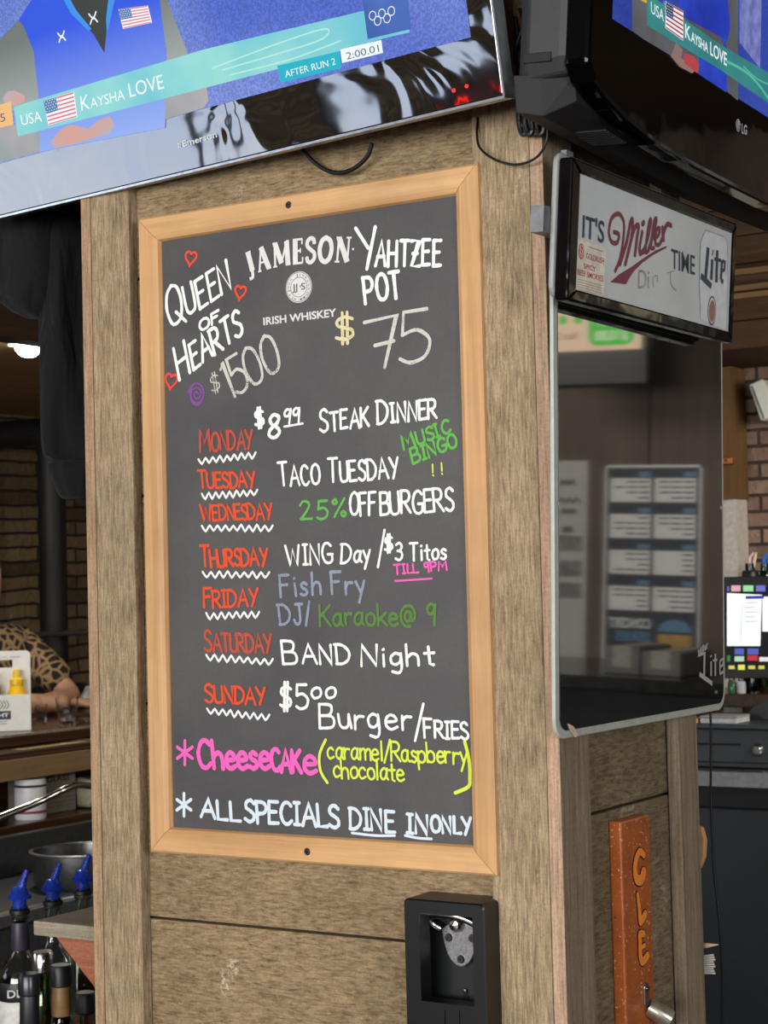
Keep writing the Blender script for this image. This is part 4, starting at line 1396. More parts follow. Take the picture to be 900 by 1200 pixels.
ol = smooth_line([o3(*q) for q in ((350, 400), (362, 470), (385, 540), (420, 585), (455, 600), (490, 580), (512, 545), (530, 500), (540, 440), (545, 395), (530, 370), (470, 360), (400, 365), (350, 400))], 4)
mo = MB().slab(PO2, ol, -.006, .001)
mo.build('opener_plate', plain('cast_silver', 'b9b9bb', .3, .85, grain=.12, gscale=300), op, bevel=.0015)
lp = MB()
top = [o3(*q) for q in ((350, 392), (318, 360), (312, 322), (350, 308), (440, 316), (500, 340), (545, 372))]
lp.tube([PO2.p(a, b_, .006 + .012 * math.sin(i / 24 * math.pi)) for i, (a, b_) in enumerate(smooth_line(top, 4))], [.0062] * 25, 10)
lp.build('opener_lip', M['chrome'], op)
u_, v_ = o3(438, 372)
MB().lathe([(.0001, .016), (.007, .014), (.0105, .008), (.011, 0)], (u_, YO, v_), (0, -1, 0), 16, sx=1.0).build('opener_tooth', M['chrome'], op)
for q in ((389, 443), (512, 447), (453, 558)):
    u_, v_ = o3(*q)
    s = MB().lathe([(.0001, .0032), (.0048, .0032), (.0058, .001), (.0058, 0)], (u_, YO - .001, v_), (0, -1, 0), 16)
    s.obox((u_ - .003, YO - .0046, v_ - .0005), (.006, 0, 0), (0, .001, 0), (0, 0, .001), 1).obox((u_ - .0005, YO - .0046, v_ - .003), (.001, 0, 0), (0, .001, 0), (0, 0, .006), 1)
    s.build('screw', [M['screw'], M['dark_seam']], op)
PK = Plane((0, YB - .004, 0), (1, 0, 0), (0, 0, 1))
u_, v_ = PK.uv(440 + 478 / 4.5, 1000 + 722 / 4.5)
kh = MB().slab(PK, [(u_ + a, v_ + b_) for a, b_ in arc(0, 0, .0035, -40, 220, 10) + [(-.0060, -.016), (.0060, -.016)]], 0, .0015)
kh.build('keyhole_slot', M['dark_seam'], op)
MB().lathe([(.0001, .004), (.0026, .0035), (.0032, 0)], (u_, YB - .0055, v_), (0, -1, 0), 12).build('hanging_screw', M['screw'], op)

# ---------------------------------------------------------------- orange plaque with wall opener
XF = XR - .022
XC = XF + .02
PC = Plane((XC, 0, 0), (0, 1, 0), (0, 0, 1))
q0, q1, q2 = PC.uv(727, 966), PC.uv(760.5, 951), PC.uv(736, 1195)
cy0, cy1 = (q0[0] + PC.uv(734, 1150)[0]) / 2, (q1[0] + PC.uv(767, 1150)[0]) / 2
cz1 = (q0[1] + q1[1]) / 2
cz0 = cz1 - .36
pq = thing('opener_plaque', 'speckled orange wooden plaque reading CLE with a wall bottle opener', 'plaque', (XF, (cy0 + cy1) / 2, cz0))
mt, t, b = new_mat('speckled_orange_paint')
vv = coords(t)
c = ramp(t, noise(t, vv, 14, 4, .6), [(.3, '8f4a22'), (.7, 'b5612e')])
c = mix(t, ramp(t, noise(t, vv, 230, 2, .5), [(.66, 0), (.70, .85)]), c, 'd8b79a')
c = mix(t, ramp(t, noise(t, vv, 150, 2, .5), [(.70, 0), (.74, .85)]), c, '4a2a1a')
t.links.new(c, b.inputs['Base Color'])
b.inputs['Roughness'].default_value = .32
MB().box(XF, XC, cy0, cy1, cz0, cz1).build('plank', mt, pq, bevel=.003)


def c4(x, y): return PC.uv(640 + x / 3.158, 820 + y / 3.158)


for nm, pts, ww in (('C', [(360, 575), (345, 562), (332, 585), (326, 630), (334, 664), (350, 665), (358, 640)], (.0048, .0088)), ('L', [(336, 722), (342, 770), (346, 818), (352, 815), (364, 795)], (.0046, .0070)),
                    ('E', [(358, 866), (344, 868), (345, 900), (346, 945), (354, 968), (372, 948)], (.0050, .0066))):
    uv_ = smooth_line([c4(*q) for q in pts], 6)
    ws = [ww[0] + (ww[1] - ww[0]) * i / (len(uv_) - 1) for i in range(len(uv_))]
    mb = MB()
    mb.ribbon(PC, uv_, [q + .0016 for q in ws], .0006, 0)
    mb.ribbon(PC, uv_, ws, .0012, 1)
    if nm == 'E':
        uv2 = [c4(347, 920), c4(362, 908)]
        mb.ribbon(PC, uv2, .0050, .0005, 0)
        mb.ribbon(PC, uv2, .0034, .0013, 1)
    mb.build('letter', [plain('letter_outline', '17120f', .5), plain('letter_orange', 'e98a35', .4, grain=.03)], pq)
oc = MB()
u_, v_ = c4(368, 1075)
oc.slab(PC, [(u_ + a, v_ + b_) for a, b_ in arc(0, .004, .0075, 0, 180, 8) + [(-.0075, -.02), (.0, -.026), (.0075, -.02)]], 0, .0022)
oc.build('opener_arm', M['steel'], pq, bevel=.0006)
MB().lathe([(.0001, .003), (.003, .0026), (.0038, 0)], (XC + .0022, u_, v_ + .003), (1, 0, 0), 12).build('screw', M['screw'], pq)
cu = MB()
ca, cb = onX(640 + 372 / 3.158, 820 + 1120 / 3.158, XC + .012), onX(640 + 425 / 3.158, 820 + 1205 / 3.158, XC + .035)
ax = (V((XC + .044, cb.y, cb.z - .012)) - V((XC + .004, ca.y, ca.z - .004)))
ax = V((.78, .35, -.52)).normalized()
o_ = V((XC + .002, u_ + .004, v_ - .024))
cu.lathe([(.0001, 0), (.0125, 0), (.0135, .004), (.0140, .030), (.0135, .036), (.0118, .036), (.0112, .008), (.0001, .006)], o_, ax, 24)
cu.build('opener_cup', plain('pale_nickel', 'b4b0a0', .28, .8), pq)

# ---------------------------------------------------------------- cables
def cable(name, label, pts, r, mat=None, group=None):
    pts = smooth_line([tuple(p) for p in pts], 8)
    mb = MB().tube(pts, r, 10)
    return tag(mb.build(name, mat or M['cable'], None, pts[0]), label, 'cable', group)


cable('power_cable', 'thin black cable looping below the corner of the front television', [onY(q[0], q[1], y) for q, y in (((560, 138), 2.2), ((559, 158), 2.19), ((563, 174), 2.185), ((580, 187), 2.18), ((605, 193), 2.18), ((628, 185), 2.175), ((640, 166), 2.17), ((641, 140), 2.17), ((636, 110), 2.175), ((628, 95), 2.18))], .0018)
cable('power_cable', 'black cable drooping from under the front television above the chalkboard', [onY(q[0], q[1], y) for q, y in (((352, 172), 2.2), ((368, 190), 2.205), ((390, 202), 2.205), ((412, 199), 2.2), ((430, 184), 2.195), ((436, 168), 2.19))], .0032)
bd = [[(604, 20), (608, 60), (607, 95), (614, 128), (617, 150)], [(609, 10), (620, 50), (613, 90), (616, 130), (612, 148)], [(620, 15), (604, 62), (616, 105), (622, 135), (624, 152)], [(616, 30), (626, 60), (622, 95), (609, 120), (608, 140)]]
mb = MB()
hk = []
for i, l in enumerate(bd):
    mb.tube(smooth_line([tuple(onY(q[0], q[1], 2.185 - .006 * i)) for q in l], 8), .0028, 8)
for i in range(4):
    x = 609 + i * 6.5
    mb.tube(smooth_line([tuple(onY(*q, 2.183 - .004 * (i % 2))) for q in ((x, 98), (x - 1, 135), (x + 1, 152), (x + 5, 157), (x + 9, 150), (x + 8, 120), (x + 6, 98))], 8), .0042, 8)
co = mb.build('cable_bundle', M['cable'], None, onY(612, 100, 2.19))
tag(co, 'bunched coil of black cables hanging between the two televisions', 'cable')
MB().tube([onY(603, 100, 2.172), onY(630, 96, 2.172)], .004, 8).build('cable_tie', M['black_soft'], co)

# ---------------------------------------------------------------- what the write-on board mirrors: the panelled wall opposite it
def mirrored(x, y, Y):
    """point on the plane Y=const that the write-on board shows at pixel x y"""
    h = P3.hit(x, y, .0015)
    d = ray(x, y)
    r = d - 2 * d.dot(P3.n) * P3.n
    return h + r * ((Y - h.y) / r.y)


def mrect(x0, y0, x1, y1, Y):
    q = [mirrored(x0, y0, Y), mirrored(x1, y0, Y), mirrored(x1, y1, Y), mirrored(x0, y1, Y)]
    xs = sorted(p.x for p in q)
    zs = sorted(p.z for p in q)
    return (xs[0] + xs[1]) / 2, (xs[2] + xs[3]) / 2, (zs[0] + zs[1]) / 2, (zs[2] + zs[3]) / 2


YP = 5.5
a0, a1, c0, c1 = mrect(708, 545, 822, 752, YP)
PW = Plane((a0, YP, c0), (1, 0, 0), (0, 0, 1))
pw_, ph_ = a1 - a0, c1 - c0
po = thing('poster', 'navy concert schedule poster with white boxes, seen mirrored in the black board', 'poster', (a0 + pw_ / 2, YP, c0))
navy, paper, sky = plain('poster_navy', '1d2633', .5, grain=.02), plain('poster_paper', 'e6e6e0', .5, grain=.02), plain('poster_pale_blue', '5f86a3', .5, grain=.02)
MB().slab(PW, [(0, -.12 * ph_), (pw_, -.12 * ph_), (pw_, ph_), (0, ph_)], 0, .003).build('sheet', navy, po)
mb = MB()
for q in ([(0, -.12 * ph_), (pw_, -.12 * ph_), (pw_, -.12 * ph_ + .008), (0, -.12 * ph_ + .008)], [(0, ph_ - .008), (pw_, ph_ - .008), (pw_, ph_), (0, ph_)], [(0, -.12 * ph_), (.008, -.12 * ph_), (.008, ph_), (0, ph_)], [(pw_ - .008, -.12 * ph_), (pw_, -.12 * ph_), (pw_, ph_), (pw_ - .008, ph_)]):
    mb.slab(PW, q, 0, .0045)
mb.build('border', paper, po)
random.seed(11)
for r in range(4):
    for c in range(2):
        x0, x1 = (.06 + c * .46) * pw_, (.48 + c * .46) * pw_
        z1 = ph_ * (.955 - r * .205)
        z0 = z1 - .165 * ph_
        mb = MB()
        mb.poly(PW, [(x0, z0), (x1, z0), (x1, z1 - .03 * ph_), (x0, z1 - .03 * ph_)], .004, 0)
        mb.poly(PW, [(x0, z1 - .022 * ph_), (x0 + .3 * (x1 - x0), z1 - .022 * ph_), (x0 + .3 * (x1 - x0), z1 + .006 * ph_), (x0, z1 + .006 * ph_)], .004, 1)
        for k in range(4):
            zz = z1 - (.055 + .03 * k) * ph_
            ln = random.choice((.25, .5, .7, .85))
            for s in range(3):
                if s * .3 < ln:
                    mb.poly(PW, [(x0 + (.05 + s * .29) * (x1 - x0), zz), (x0 + min(.95, .30 + s * .29) * (x1 - x0), zz), (x0 + min(.95, .30 + s * .29) * (x1 - x0), zz + .009 * ph_), (x0 + (.05 + s * .29) * (x1 - x0), zz + .009 * ph_)], .0048, 2)
        mb.build('schedule_box', [paper, sky, navy], po)
mb = MB()
typeset(mb, PW, 'CONCERT', (.5 * pw_, .075 * ph_), (.93 * pw_, .075 * ph_), (.5 * pw_, .13 * ph_), .004, bold=.03, uvpts=True)
typeset(mb, PW, 'SERIES', (.5 * pw_, 0.0), (.86 * pw_, 0.0), (.5 * pw_, .055 * ph_), .004, 1, bold=.03, uvpts=True)
mb.poly(PW, arc(.25 * pw_, .06 * ph_, .17 * pw_, 0, 180, 14, .07 * ph_), .004, 1)
mb.poly(PW, [(.08 * pw_, -.03 * ph_), (.42 * pw_, -.03 * ph_), (.42 * pw_, .045 * ph_), (.08 * pw_, .045 * ph_)], .0044, 2)
mb.build('heading', [paper, sky, plain('poster_gold', 'b99548', .5)], po)

a0, a1, c0, c1 = mrect(645, 540, 688, 752, YP)
PW2 = Plane((a0, YP, c0), (1, 0, 0), (0, 0, 1))
pw2, ph2 = a1 - a0, c1 - c0
ps = thing('paper_sign', 'long white paper sign with script heading, seen mirrored at the left of the black board', 'sign', (a0 + pw2 / 2, YP, c0))
MB().slab(PW2, [(0, -.1 * ph2), (pw2, -.1 * ph2), (pw2, ph2), (0, ph2)], 0, .003).build('sheet', plain('dull_paper', 'bdbcb6', .6, grain=.03), ps)
mb = MB()
for i, (x, z, l) in enumerate(((.35, .88, .4), (.2, .78, .6), (.3, .72, .4), (.4, .62, .25))):
    mb.ribbon(PW2, smooth_line([((x + l * k / 6) * pw2, (z + (.012 if k % 2 else -.012)) * ph2) for k in range(7)], 4), .004, .004)
for z in (.50, .36, .24):
    mb.poly(PW2, [(.12 * pw2, z * ph2), (.8 * pw2, z * ph2), (.78 * pw2, (z + .09) * ph2), (.14 * pw2, (z + .085) * ph2)], .004, 1)
mb.build('printing', [plain('grey_ink', '4a4a4a', .6), plain('sketch_grey', '7c7c78', .6, grain=.2)], ps)

a0, a1, c0, c1 = mrect(640, 364, 752, 411, 5.2)
PJ = Plane((a0, 5.2, c0), (1, 0, 0), (0, 0, 1))
pj, hj = a1 - a0, c1 - c0
jk = thing('lottery_screen', 'lit jackpot screen with green panel, seen mirrored under the beer sign', 'screen', (a0 + pj / 2, 5.25, c0 - .1))
MB().slab(PJ, [(-.02, -.11), (pj + .02, -.11), (pj + .02, hj + .12), (-.02, hj + .12)], -.08, -.002).build('casing', M['black'], jk, bevel=.006)
MB().slab(PJ, [(.2, hj + .12), (pj - .2, hj + .12), (pj - .2, hj + .12 + .9), (.2, hj + .12 + .9)], -.06, -.03).build('ceiling_hanger', M['black'], jk)
mb = MB()
mb.poly(PJ, [(0, 0), (pj, 0), (pj, hj + .1), (0, hj + .1)], 0, 0)
mb.poly(PJ, rrect(.07 * pj, .55 * pj, .12 * hj, hj + .05, .03), .001, 1)
typeset(mb, PJ, 'JACKPOT', (.14 * pj, .62 * hj), (.47 * pj, .62 * hj), (.14 * pj, .88 * hj), .002, 2, bold=.02, uvpts=True)
typeset(mb, PJ, '$110,000', (.14 * pj, .25 * hj), (.48 * pj, .25 * hj), (.14 * pj, .5 * hj), .002, 2, bold=.02, uvpts=True)
typeset(mb, PJ, 'Next Dr', (.66 * pj, .3 * hj), (.93 * pj, .3 * hj), (.66 * pj, .5 * hj), .002, 3, uvpts=True)
for x in (.66, .82):
    mb.poly(PJ, arc(x * pj, .8 * hj, .12 * hj, 0, 330, 12), .001, 1)
mb.build('display', [emit('display_peach', 'f0c8ae', 2.6, 'f3dcb0', 3), emit('display_green', '46c03c', 2.8), emit('display_cream', 'eef6d8', 2.6), emit('display_red', 'b04a4a', 1.6)], jk)
# dark service counter under the poster, mirrored along the foot of the board
a0, a1, c0, c1 = mrect(640, 795, 852, 870, 4.75)
sc = thing('service_counter', 'low dark counter in front of the panelled wall, seen mirrored along the board foot', 'counter', ((a0 + a1) / 2, 5.1, 0))
MB().box(a0 - .3, a1 + .4, 4.78, 5.46, 0, c1 - .04).build('body', M['black_soft'], sc, bevel=.004)
MB().box(a0 - .33, a1 + .43, 4.74, 5.47, c1 - .04, c1).build('worktop', gloss_black('counter_laminate', '15130f', .15), sc, bevel=.004)
for i, (xa, xb, hgt) in enumerate(((755, 800, .07), (712, 752, .08))):
    q0, q1 = mirrored(xb, 795, 4.9), mirrored(xa, 795, 4.9)
    m_ = (q0.x + q1.x) / 2
    hw = abs(q1.x - q0.x) / 2
    cbx = thing('carton', ['grey carton on the mirrored counter, nearer the poster edge', 'grey carton on the mirrored counter, nearer the paper sign'][i], 'box', (m_, 5.0, c1))
    MB().box(m_ - hw, m_ + hw, 4.88, 5.12, c1, c1 + hgt).build('box_body', plain('carton_grey', '6e6c66', .6), cbx, bevel=.004)
    MB().box(m_ - .03, m_ + .03, 4.878, 5.122, c1 + .02, c1 + hgt + .0015).build('tape', plain('carton_tape', '9a978c', .4), cbx)

# red neon on the left wall, mirrored in the television bezel
ns = thing('neon_sign', 'red neon outline sign mirrored at the right end of the television bezel', 'sign', (-5.49, -2.6, 2.05))
MB().box(-5.5, -5.485, -2.86, -2.34, 1.98, 2.2).build('backing', M['black_soft'], ns)
MB().tube(smooth_line([(-5.465, -2.84, 2.18), (-5.465, -2.80, 2.08), (-5.465, -2.70, 2.12), (-5.465, -2.60, 2.06), (-5.465, -2.50, 2.07), (-5.465, -2.40, 2.0)], 6), .009, 8).build('neon_tube', emit('neon_red', 'ff2418', 9), ns)
for y_ in (-2.72, -2.48):
    MB().tube([(-5.486, y_, 2.1), (-5.465, y_, 2.1)], .004, 6).build('tube_clip', M['grey'], ns)

# ---------------------------------------------------------------- left background: the bar
structure(MB().box(-5.5, -3.75, 1.3, 6.6, 2.29, 2.75), 'trim_11', wood('pale_soffit', '83643f', 'b58f5e', 'y', 60, 3), (-4.2, 3, 2.29))
structure(MB().box(-3.75, -3.65, 1.3, 6.6, 2.25, 2.75), 'trim_12', wood('dark_beam', '2e2016', '4d3826', 'y', 60, 2), (-3.7, 3, 2.3))
lp = onZ(33, 400, 2.288)
cl = thing('ceiling_light', 'small round lit downlight in the wooden soffit above the stone wall', 'ceiling light', lp)
MB().lathe([(.03, 0), (.058, 0), (.062, -.012), (.042, -.012), (.03, 0)], lp, (0, 0, 1), 28).build('trim_ring', M['white'], cl)
MB().lathe([(.0001, -.05), (.022, -.045), (.038, -.028), (.042, -.01), (.036, -.001)], lp, (0, 0, 1), 28).build('lamp_disc', emit('lamp_glow', 'f4fff4', 60), cl)
ld = bpy.data.lights.new('downlight', 'SPOT')
ld.energy = 26
ld.spot_size = math.radians(150)
ld.color = (1, .93, .8)
ld.shadow_soft_size = .06
lo = bpy.data.objects.new('downlight', ld)
COL.objects.link(lo)
lo.location = lp - V((0, 0, .07))

BZ = 1.09
e0 = onZ(50, 858, BZ)
BX = e0.x
bar = thing('bar_counter', 'long dark wooden bar along the stone wall with a stepped inner ledge', 'bar', (BX - .3, 4.0, 0))
M['bar_wood'] = wood('dark_bar_wood', '2c1c12', '5c3f28', 'y', 60, 3, rough=.25, spec=.5)
M['bar_light'] = wood('apron_wood', '7b5f40', 'a88a62', 'y', 60, 3, rough=.6)
y0, y1 = 2.9, 6.2
MB().box(BX - .62, BX, y0, y1, BZ - .035, BZ).build('bar_top', M['bar_wood'], bar, bevel=.006)
MB().box(BX - .012, BX + .002, y0, y1, BZ - .004, BZ + .003).build('brass_edge', plain('worn_metal_edge', 'cfc6b4', .3, .7, grain=.1), bar)
MB().box(BX, BX + .13, y0, y1, BZ - .075, BZ - .045).build('inner_ledge', M['bar_wood'], bar, bevel=.004)
MB().box(BX + .12, BX + .135, y0, y1, BZ - .115, BZ - .055).build('ledge_strip', M['bar_light'], bar, bevel=.002)
MB().box(BX - .05, BX + .06, y0, 4.55, BZ - .108, BZ - .078).build('apron', M['bar_light'], bar, bevel=.003)
MB().box(BX - .36, BX - .32, y0, y1, 0, BZ - .035).build('front_panel', M['bar_wood'], bar)
sz = .852
MB().box(BX - .32, BX + .17, y0, y1, sz - .03, sz).build('lower_shelf', M['bar_wood'], bar, bevel=.003)
for yy in (y0, 4.9, y1 - .04):
    MB().box(BX - .32, BX + .0, yy, yy + .035, 0, BZ - .035).build('divider', M['bar_wood'], bar)
# mat on the ledge
mz = BZ - .045
mat0 = thing('bar_mat', 'brown rubber bar mat with yellow lettering on the inner ledge', 'mat', (BX + .06, 3.5, mz))
ya, yb = onX(-40, 880, BX + .06).y, onX(112, 870, BX + .06).y
MB().box(BX + .006, BX + .115, ya, yb, mz, mz + .008).build('mat_sheet', plain('brown_rubber', '3a2116', .6), mat0, bevel=.002)
PM = Plane((BX + .006, 0, mz + .0085), (0, 1, 0), (-1, 0, 0))
mb = MB()
yl = onX(20, 880, BX + .06).y
yr_ = onX(88, 872, BX + .06).y
for i in range(11):
    t_ = i / 10
    yy = yl + (yr_ - yl) * t_
    h_ = .03 if i not in (0, 8) else .045
    mb.poly(PM, [(yy, -.075), (yy + .035, -.075), (yy + .030, -.075 + h_), (yy + .006, -.075 + h_)], .0004)
mb.build('lettering', plain('mat_yellow', 'd8b878', .6), mat0)
mb = MB()
for i in range(14):
    yy = yr_ + .03 + i * .012
    mb.box(BX + .02, BX + .105, yy, yy + .005, mz + .008, mz + .011)
mb.build('drain_ribs', plain('rib_brown', '6b5748', .5), mat0)

# condiment carton with mustard
FH = V((FW.x, FW.y, 0)).normalized()
FH = (at(20, 800, 1) - CAM)
FH.z = 0
FH.normalize()
RH = V((FH.y, -FH.x, 0))
cr = onZ(37, 856, BZ + .0005)
ct = thing('condiment_carton', 'white cardboard bottle carrier holding condiments on the bar', 'carton', cr - RH * .105 + FH * .06)
cw, dp_, hp, hl = .205, .13, .112, .246
C0 = cr - RH * cw
PCt = Plane(C0, RH, V((0, 0, 1)))
mc = M['white']
sh = MB()
tk = .003
sh.obox(C0, RH * cw, FH * tk, V((0, 0, hp)))
sh.obox(C0 + FH * (dp_ - tk), RH * cw, FH * tk, V((0, 0, hp)))
sh.obox(C0, RH * tk, FH * dp_, V((0, 0, hp)))
sh.obox(C0 + RH * (cw - tk), RH * tk, FH * dp_, V((0, 0, hp)))
sh.obox(C0, RH * cw, FH * dp_, V((0, 0, tk)))
sh.build('pocket', mc, ct, bevel=.001)
Pmid = Plane(C0 + FH * (dp_ * .5), RH, V((0, 0, 1)))
hx0, hx1, hz0, hz1 = .05, cw - .055, hl - .052, hl - .028
hd = MB()
for q in ([(0, .003), (cw, .003), (cw, hz0), (0, hz0)], [(0, hz0), (hx0, hz0), (hx0, hz1), (0, hz1)], [(hx1, hz0), (cw, hz0), (cw, hz1), (hx1, hz1)], [(0, hz1), (cw, hz1)] + arc(cw - .014, hl - .014, .014, 0, 90, 5) + arc(.014, hl - .014, .014, 90, 180, 5)):
    hd.slab(Pmid, q, -.002, .002)
hd.build('handle_panel', mc, ct)
mb = MB()
typeset(mb, Pmid, 'LIGHT BEER', (cw - .108, hl - .022), (cw - .03, hl - .022), (cw - .108, hl - .016), .0026, uvpts=True)
typeset(mb, PCt, 'LIGHT', (cw - .135, .045), (cw - .068, .045), (cw - .135, .057), .0015, 1, bold=.03, uvpts=True)
mb.build('printed_words', [plain('print_grey', '8d9196', .5), plain('print_white', 'eeeeea', .5)], ct)
mb = MB()
mb.poly(PCt, [(cw - .15, .037), (cw - .062, .037), (cw - .062, .063), (cw - .15, .063)], .001)
for i in range(5):
    mb.ribbon(PCt, smooth_line([(cw - .075 - i * .009, .07), (cw - .068 - i * .009, .082), (cw - .075 - i * .009, .094)], 5), .0012, .001)
for i in range(2):
    mb.ribbon(PCt, [(cw - .13, .03 - i * .007), (cw - .074, .031 - i * .007)], .0008, .001)
mb.build('printed_band', plain('print_navy', '22324a', .5), ct)
mu = C0 + RH * (cw - .043) + FH * (dp_ * .26) + V((0, 0, .0035))
zt = hl - .066
ms = thing('mustard_bottle', 'yellow mustard squeeze bottle standing in the white carton', 'bottle', mu)
M['yel'] = plain('mustard_yellow', 'f0bc1c', .4, grain=.03)
MB().lathe([(.0001, 0), (.03, 0), (.032, .01), (.033, .085), (.030, .105), (.020, .135), (.018, .138)], mu, (0, 0, 1), 28).build('body', M['yel'], ms)
MB().lathe([(.0185, .136), (.021, .138), (.021, .154), (.016, .158), (.0115, .160), (.0115, .178), (.008, .184), (.0001, .184)], mu, (0, 0, 1), 24).build('cap', plain('cap_yellow', 'f4c828', .35, grain=.02), ms)
br3 = C0 + RH * (cw - .125) + FH * (dp_ * .26) + V((0, 0, .0035))
ks = thing('sauce_bottle', 'dull brown sauce bottle standing in the carton left of the mustard', 'bottle', br3)
MB().lathe([(.0001, 0), (.031, 0), (.033, .01), (.033, .11), (.028, .135), (.016, .15)], br3, (0, 0, 1), 28).build('body', plain('sauce_brown', '6a5148', .4), ks)
MB().lathe([(.017, .148), (.019, .150), (.019, .172), (.0001, .174)], br3, (0, 0, 1), 24).build('cap', plain('sauce_cap', '8f8078', .4), ks)

G = glass('clear_glass', 'fafcfb', 0, 1.22)
ICE = glass('ice', 'f8fcff', .15, 1.31)


def tumbler(name, label, base, r0, r1, h, liquid=None):
    t_ = thing(name, label, 'glass', base)
    MB().lathe([(.0001, 0), (r0, 0), (r0 + (r1 - r0) * .5, h * .5), (r1, h), (r1 - .003, h), (r0 + (r1 - r0) * .5 - .003, h * .5), (r0 - .002, .016), (.0001, .012)], base, (0, 0, 1), 28).build('tumbler', G, t_)
    return t_


gb = onZ(79, 852, BZ + .0005)
g1 = tumbler('rocks_glass', 'clear tapered rocks glass on the bar edge beside the white carton', gb, .026, .037, .094)
for i, (dx, dy, dz) in enumerate(((-.008, .0, .018), (.008, .006, .02), (.0, -.006, .044))):
    a = math.radians(20 + 50 * i)
    u_ = V((math.cos(a), math.sin(a), .2)).normalized() * .018
    v_ = V((-math.sin(a), math.cos(a), 0)).normalized() * .018
    w_ = u_.cross(v_).normalized() * .018
    MB().obox(gb + V((dx, dy, dz)) - u_ / 2 - v_ / 2, u_, v_, w_).build('ice_cube', ICE, g1, bevel=.003)
gb2 = onZ(47, 846, BZ + .0005)
tumbler('shot_glass', 'small clear glass tucked between the carton and the rocks glass', gb2, .02, .025, .06)
gd = onZ(99, 846, BZ + .0005)
ad = thing('glass_dish', 'shallow clear glass dish on the bar next to the column', 'dish', gd)
MB().lathe([(.0001, 0), (.03, 0), (.046, .02), (.048, .024), (.043, .022), (.028, .006), (.0001, .006)], gd, (0, 0, 1), 24).build('dish', G, ad)
gp = onZ(106, 822, BZ + .0005)
pl_ = thing('plate', 'white plate near the far edge of the bar by the column', 'plate', gp)
MB().lathe([(.0001, 0), (.05, 0), (.085, .012), (.088, .016), (.05, .006), (.0001, .005)], gp, (0, 0, 1), 32).build('dish', M['white'], pl_)
nk = thing('napkin_bundle', 'crumpled pale napkin on the plate by the column', 'napkin', gp + V((0, 0, .006)))
mb = MB()
rg = []
for k in range(6):
    rg.append([gp + V((math.cos(j * math.pi / 8) * (.045 - .006 * k) * (1 + .25 * math.sin(j * 2.1 + k)), math.sin(j * math.pi / 8) * (.045 - .006 * k) * (1 + .2 * math.cos(j * 3 + k)), .006 + .011 * k)) for j in range(16)])
mb.loft(rg)
mb.build('folded_paper', plain('napkin_paper', 'c9c6bf', .8), nk)

# things on the lower shelf
jx = BX + .10
jb = onX(36, 958, jx)
jb.z = sz
jr = thing('white_canister', 'white canister with black and red bands on the shelf under the bar', 'canister', jb)
MB().lathe([(.0001, 0), (.043, 0), (.046, .006), (.046, .110), (.043, .117), (.0001, .117)], jb, (0, 0, 1), 28).build('tub', plain('canister_white', 'cfcfd2', .4, grain=.02), jr)
mb = MB()
mb.lathe([(.0463, .094), (.0465, .095), (.0465, .100), (.0463, .101)], jb, (0, 0, 1), 28, 0)
mb.lathe([(.0463, .018), (.0465, .019), (.0465, .025), (.0463, .026)], jb, (0, 0, 1), 28, 1)
mb.build('printed_bands', [M['black_soft'], plain('band_red', '7a2630', .5)], jr)
gx = onX(70, 952, BX + .08)
gbx = thing('glass_box', 'grey printed box reading GLASS beside the white canister', 'box', V((gx.x, gx.y, sz)))
MB().obox(V((BX - .06, gx.y - .075, sz)), V((.14, 0, 0)), V((0, .15, 0)), V((0, 0, .12))).build('box_body', plain('box_grey', '6f695d', .7), gbx, bevel=.004)
PG = Plane((BX + .08, gx.y - .075, sz), (0, 1, 0), (0, 0, 1))
mb = MB()
typeset(mb, PG, 'GLASS', (.02, .095), (.12, .095), (.02, .112), .0012, bold=.02, uvpts=True)
for i in range(5):
    mb.ribbon(PG, [(.01, .02 + i * .012), (.14, .02 + i * .012)], .0006, .001)
mb.build('printing', M['black_soft'], gbx)
tx = onX(98, 948, BX + .12)
tb = thing('bar_towel', 'folded cream towel with dark stripe on the shelf by the column', 'towel', V((tx.x, tx.y, sz)))
rg = []
for k in range(9):
    a = k / 8
    o_ = V((BX - .02, gx.y + .085 + .22 * a, sz))
    rg.append([o_ + V((q[0], 0, q[1])) for q in [(0, 0), (.15, 0), (.17, .02 + .01 * math.sin(a * 9)), (.165, .055 + .012 * math.sin(a * 7)), (.14, .085 + .014 * math.cos(a * 8)), (.05, .09 + .014 * math.sin(a * 6)), (-.01, .05)]])
MB().loft(rg).build('cloth', plain('towel_cream', 'a39b80', .9), tb, subsurf=1)
mb = MB()
mb.tube([rg[1][i] + V((.002, 0, .001)) for i in range(1, 6)], .004, 6)
mb.build('stripe', M['black_soft'], tb)
rl = smooth_line([tuple(at(*q)) for q in ((-30, 972, 3.98), (0, 958, 4.06), (45, 940, 4.16), (78, 924, 4.22), (92, 920, 4.28), (118, 923, 4.4), (150, 930, 4.5))], 6)
hr = tag(MB().tube(rl, .008, 12).build('foot_rail', M['chrome'], None, rl[0]), 'bent chrome rail running in front of the shelf under the bar', 'rail')

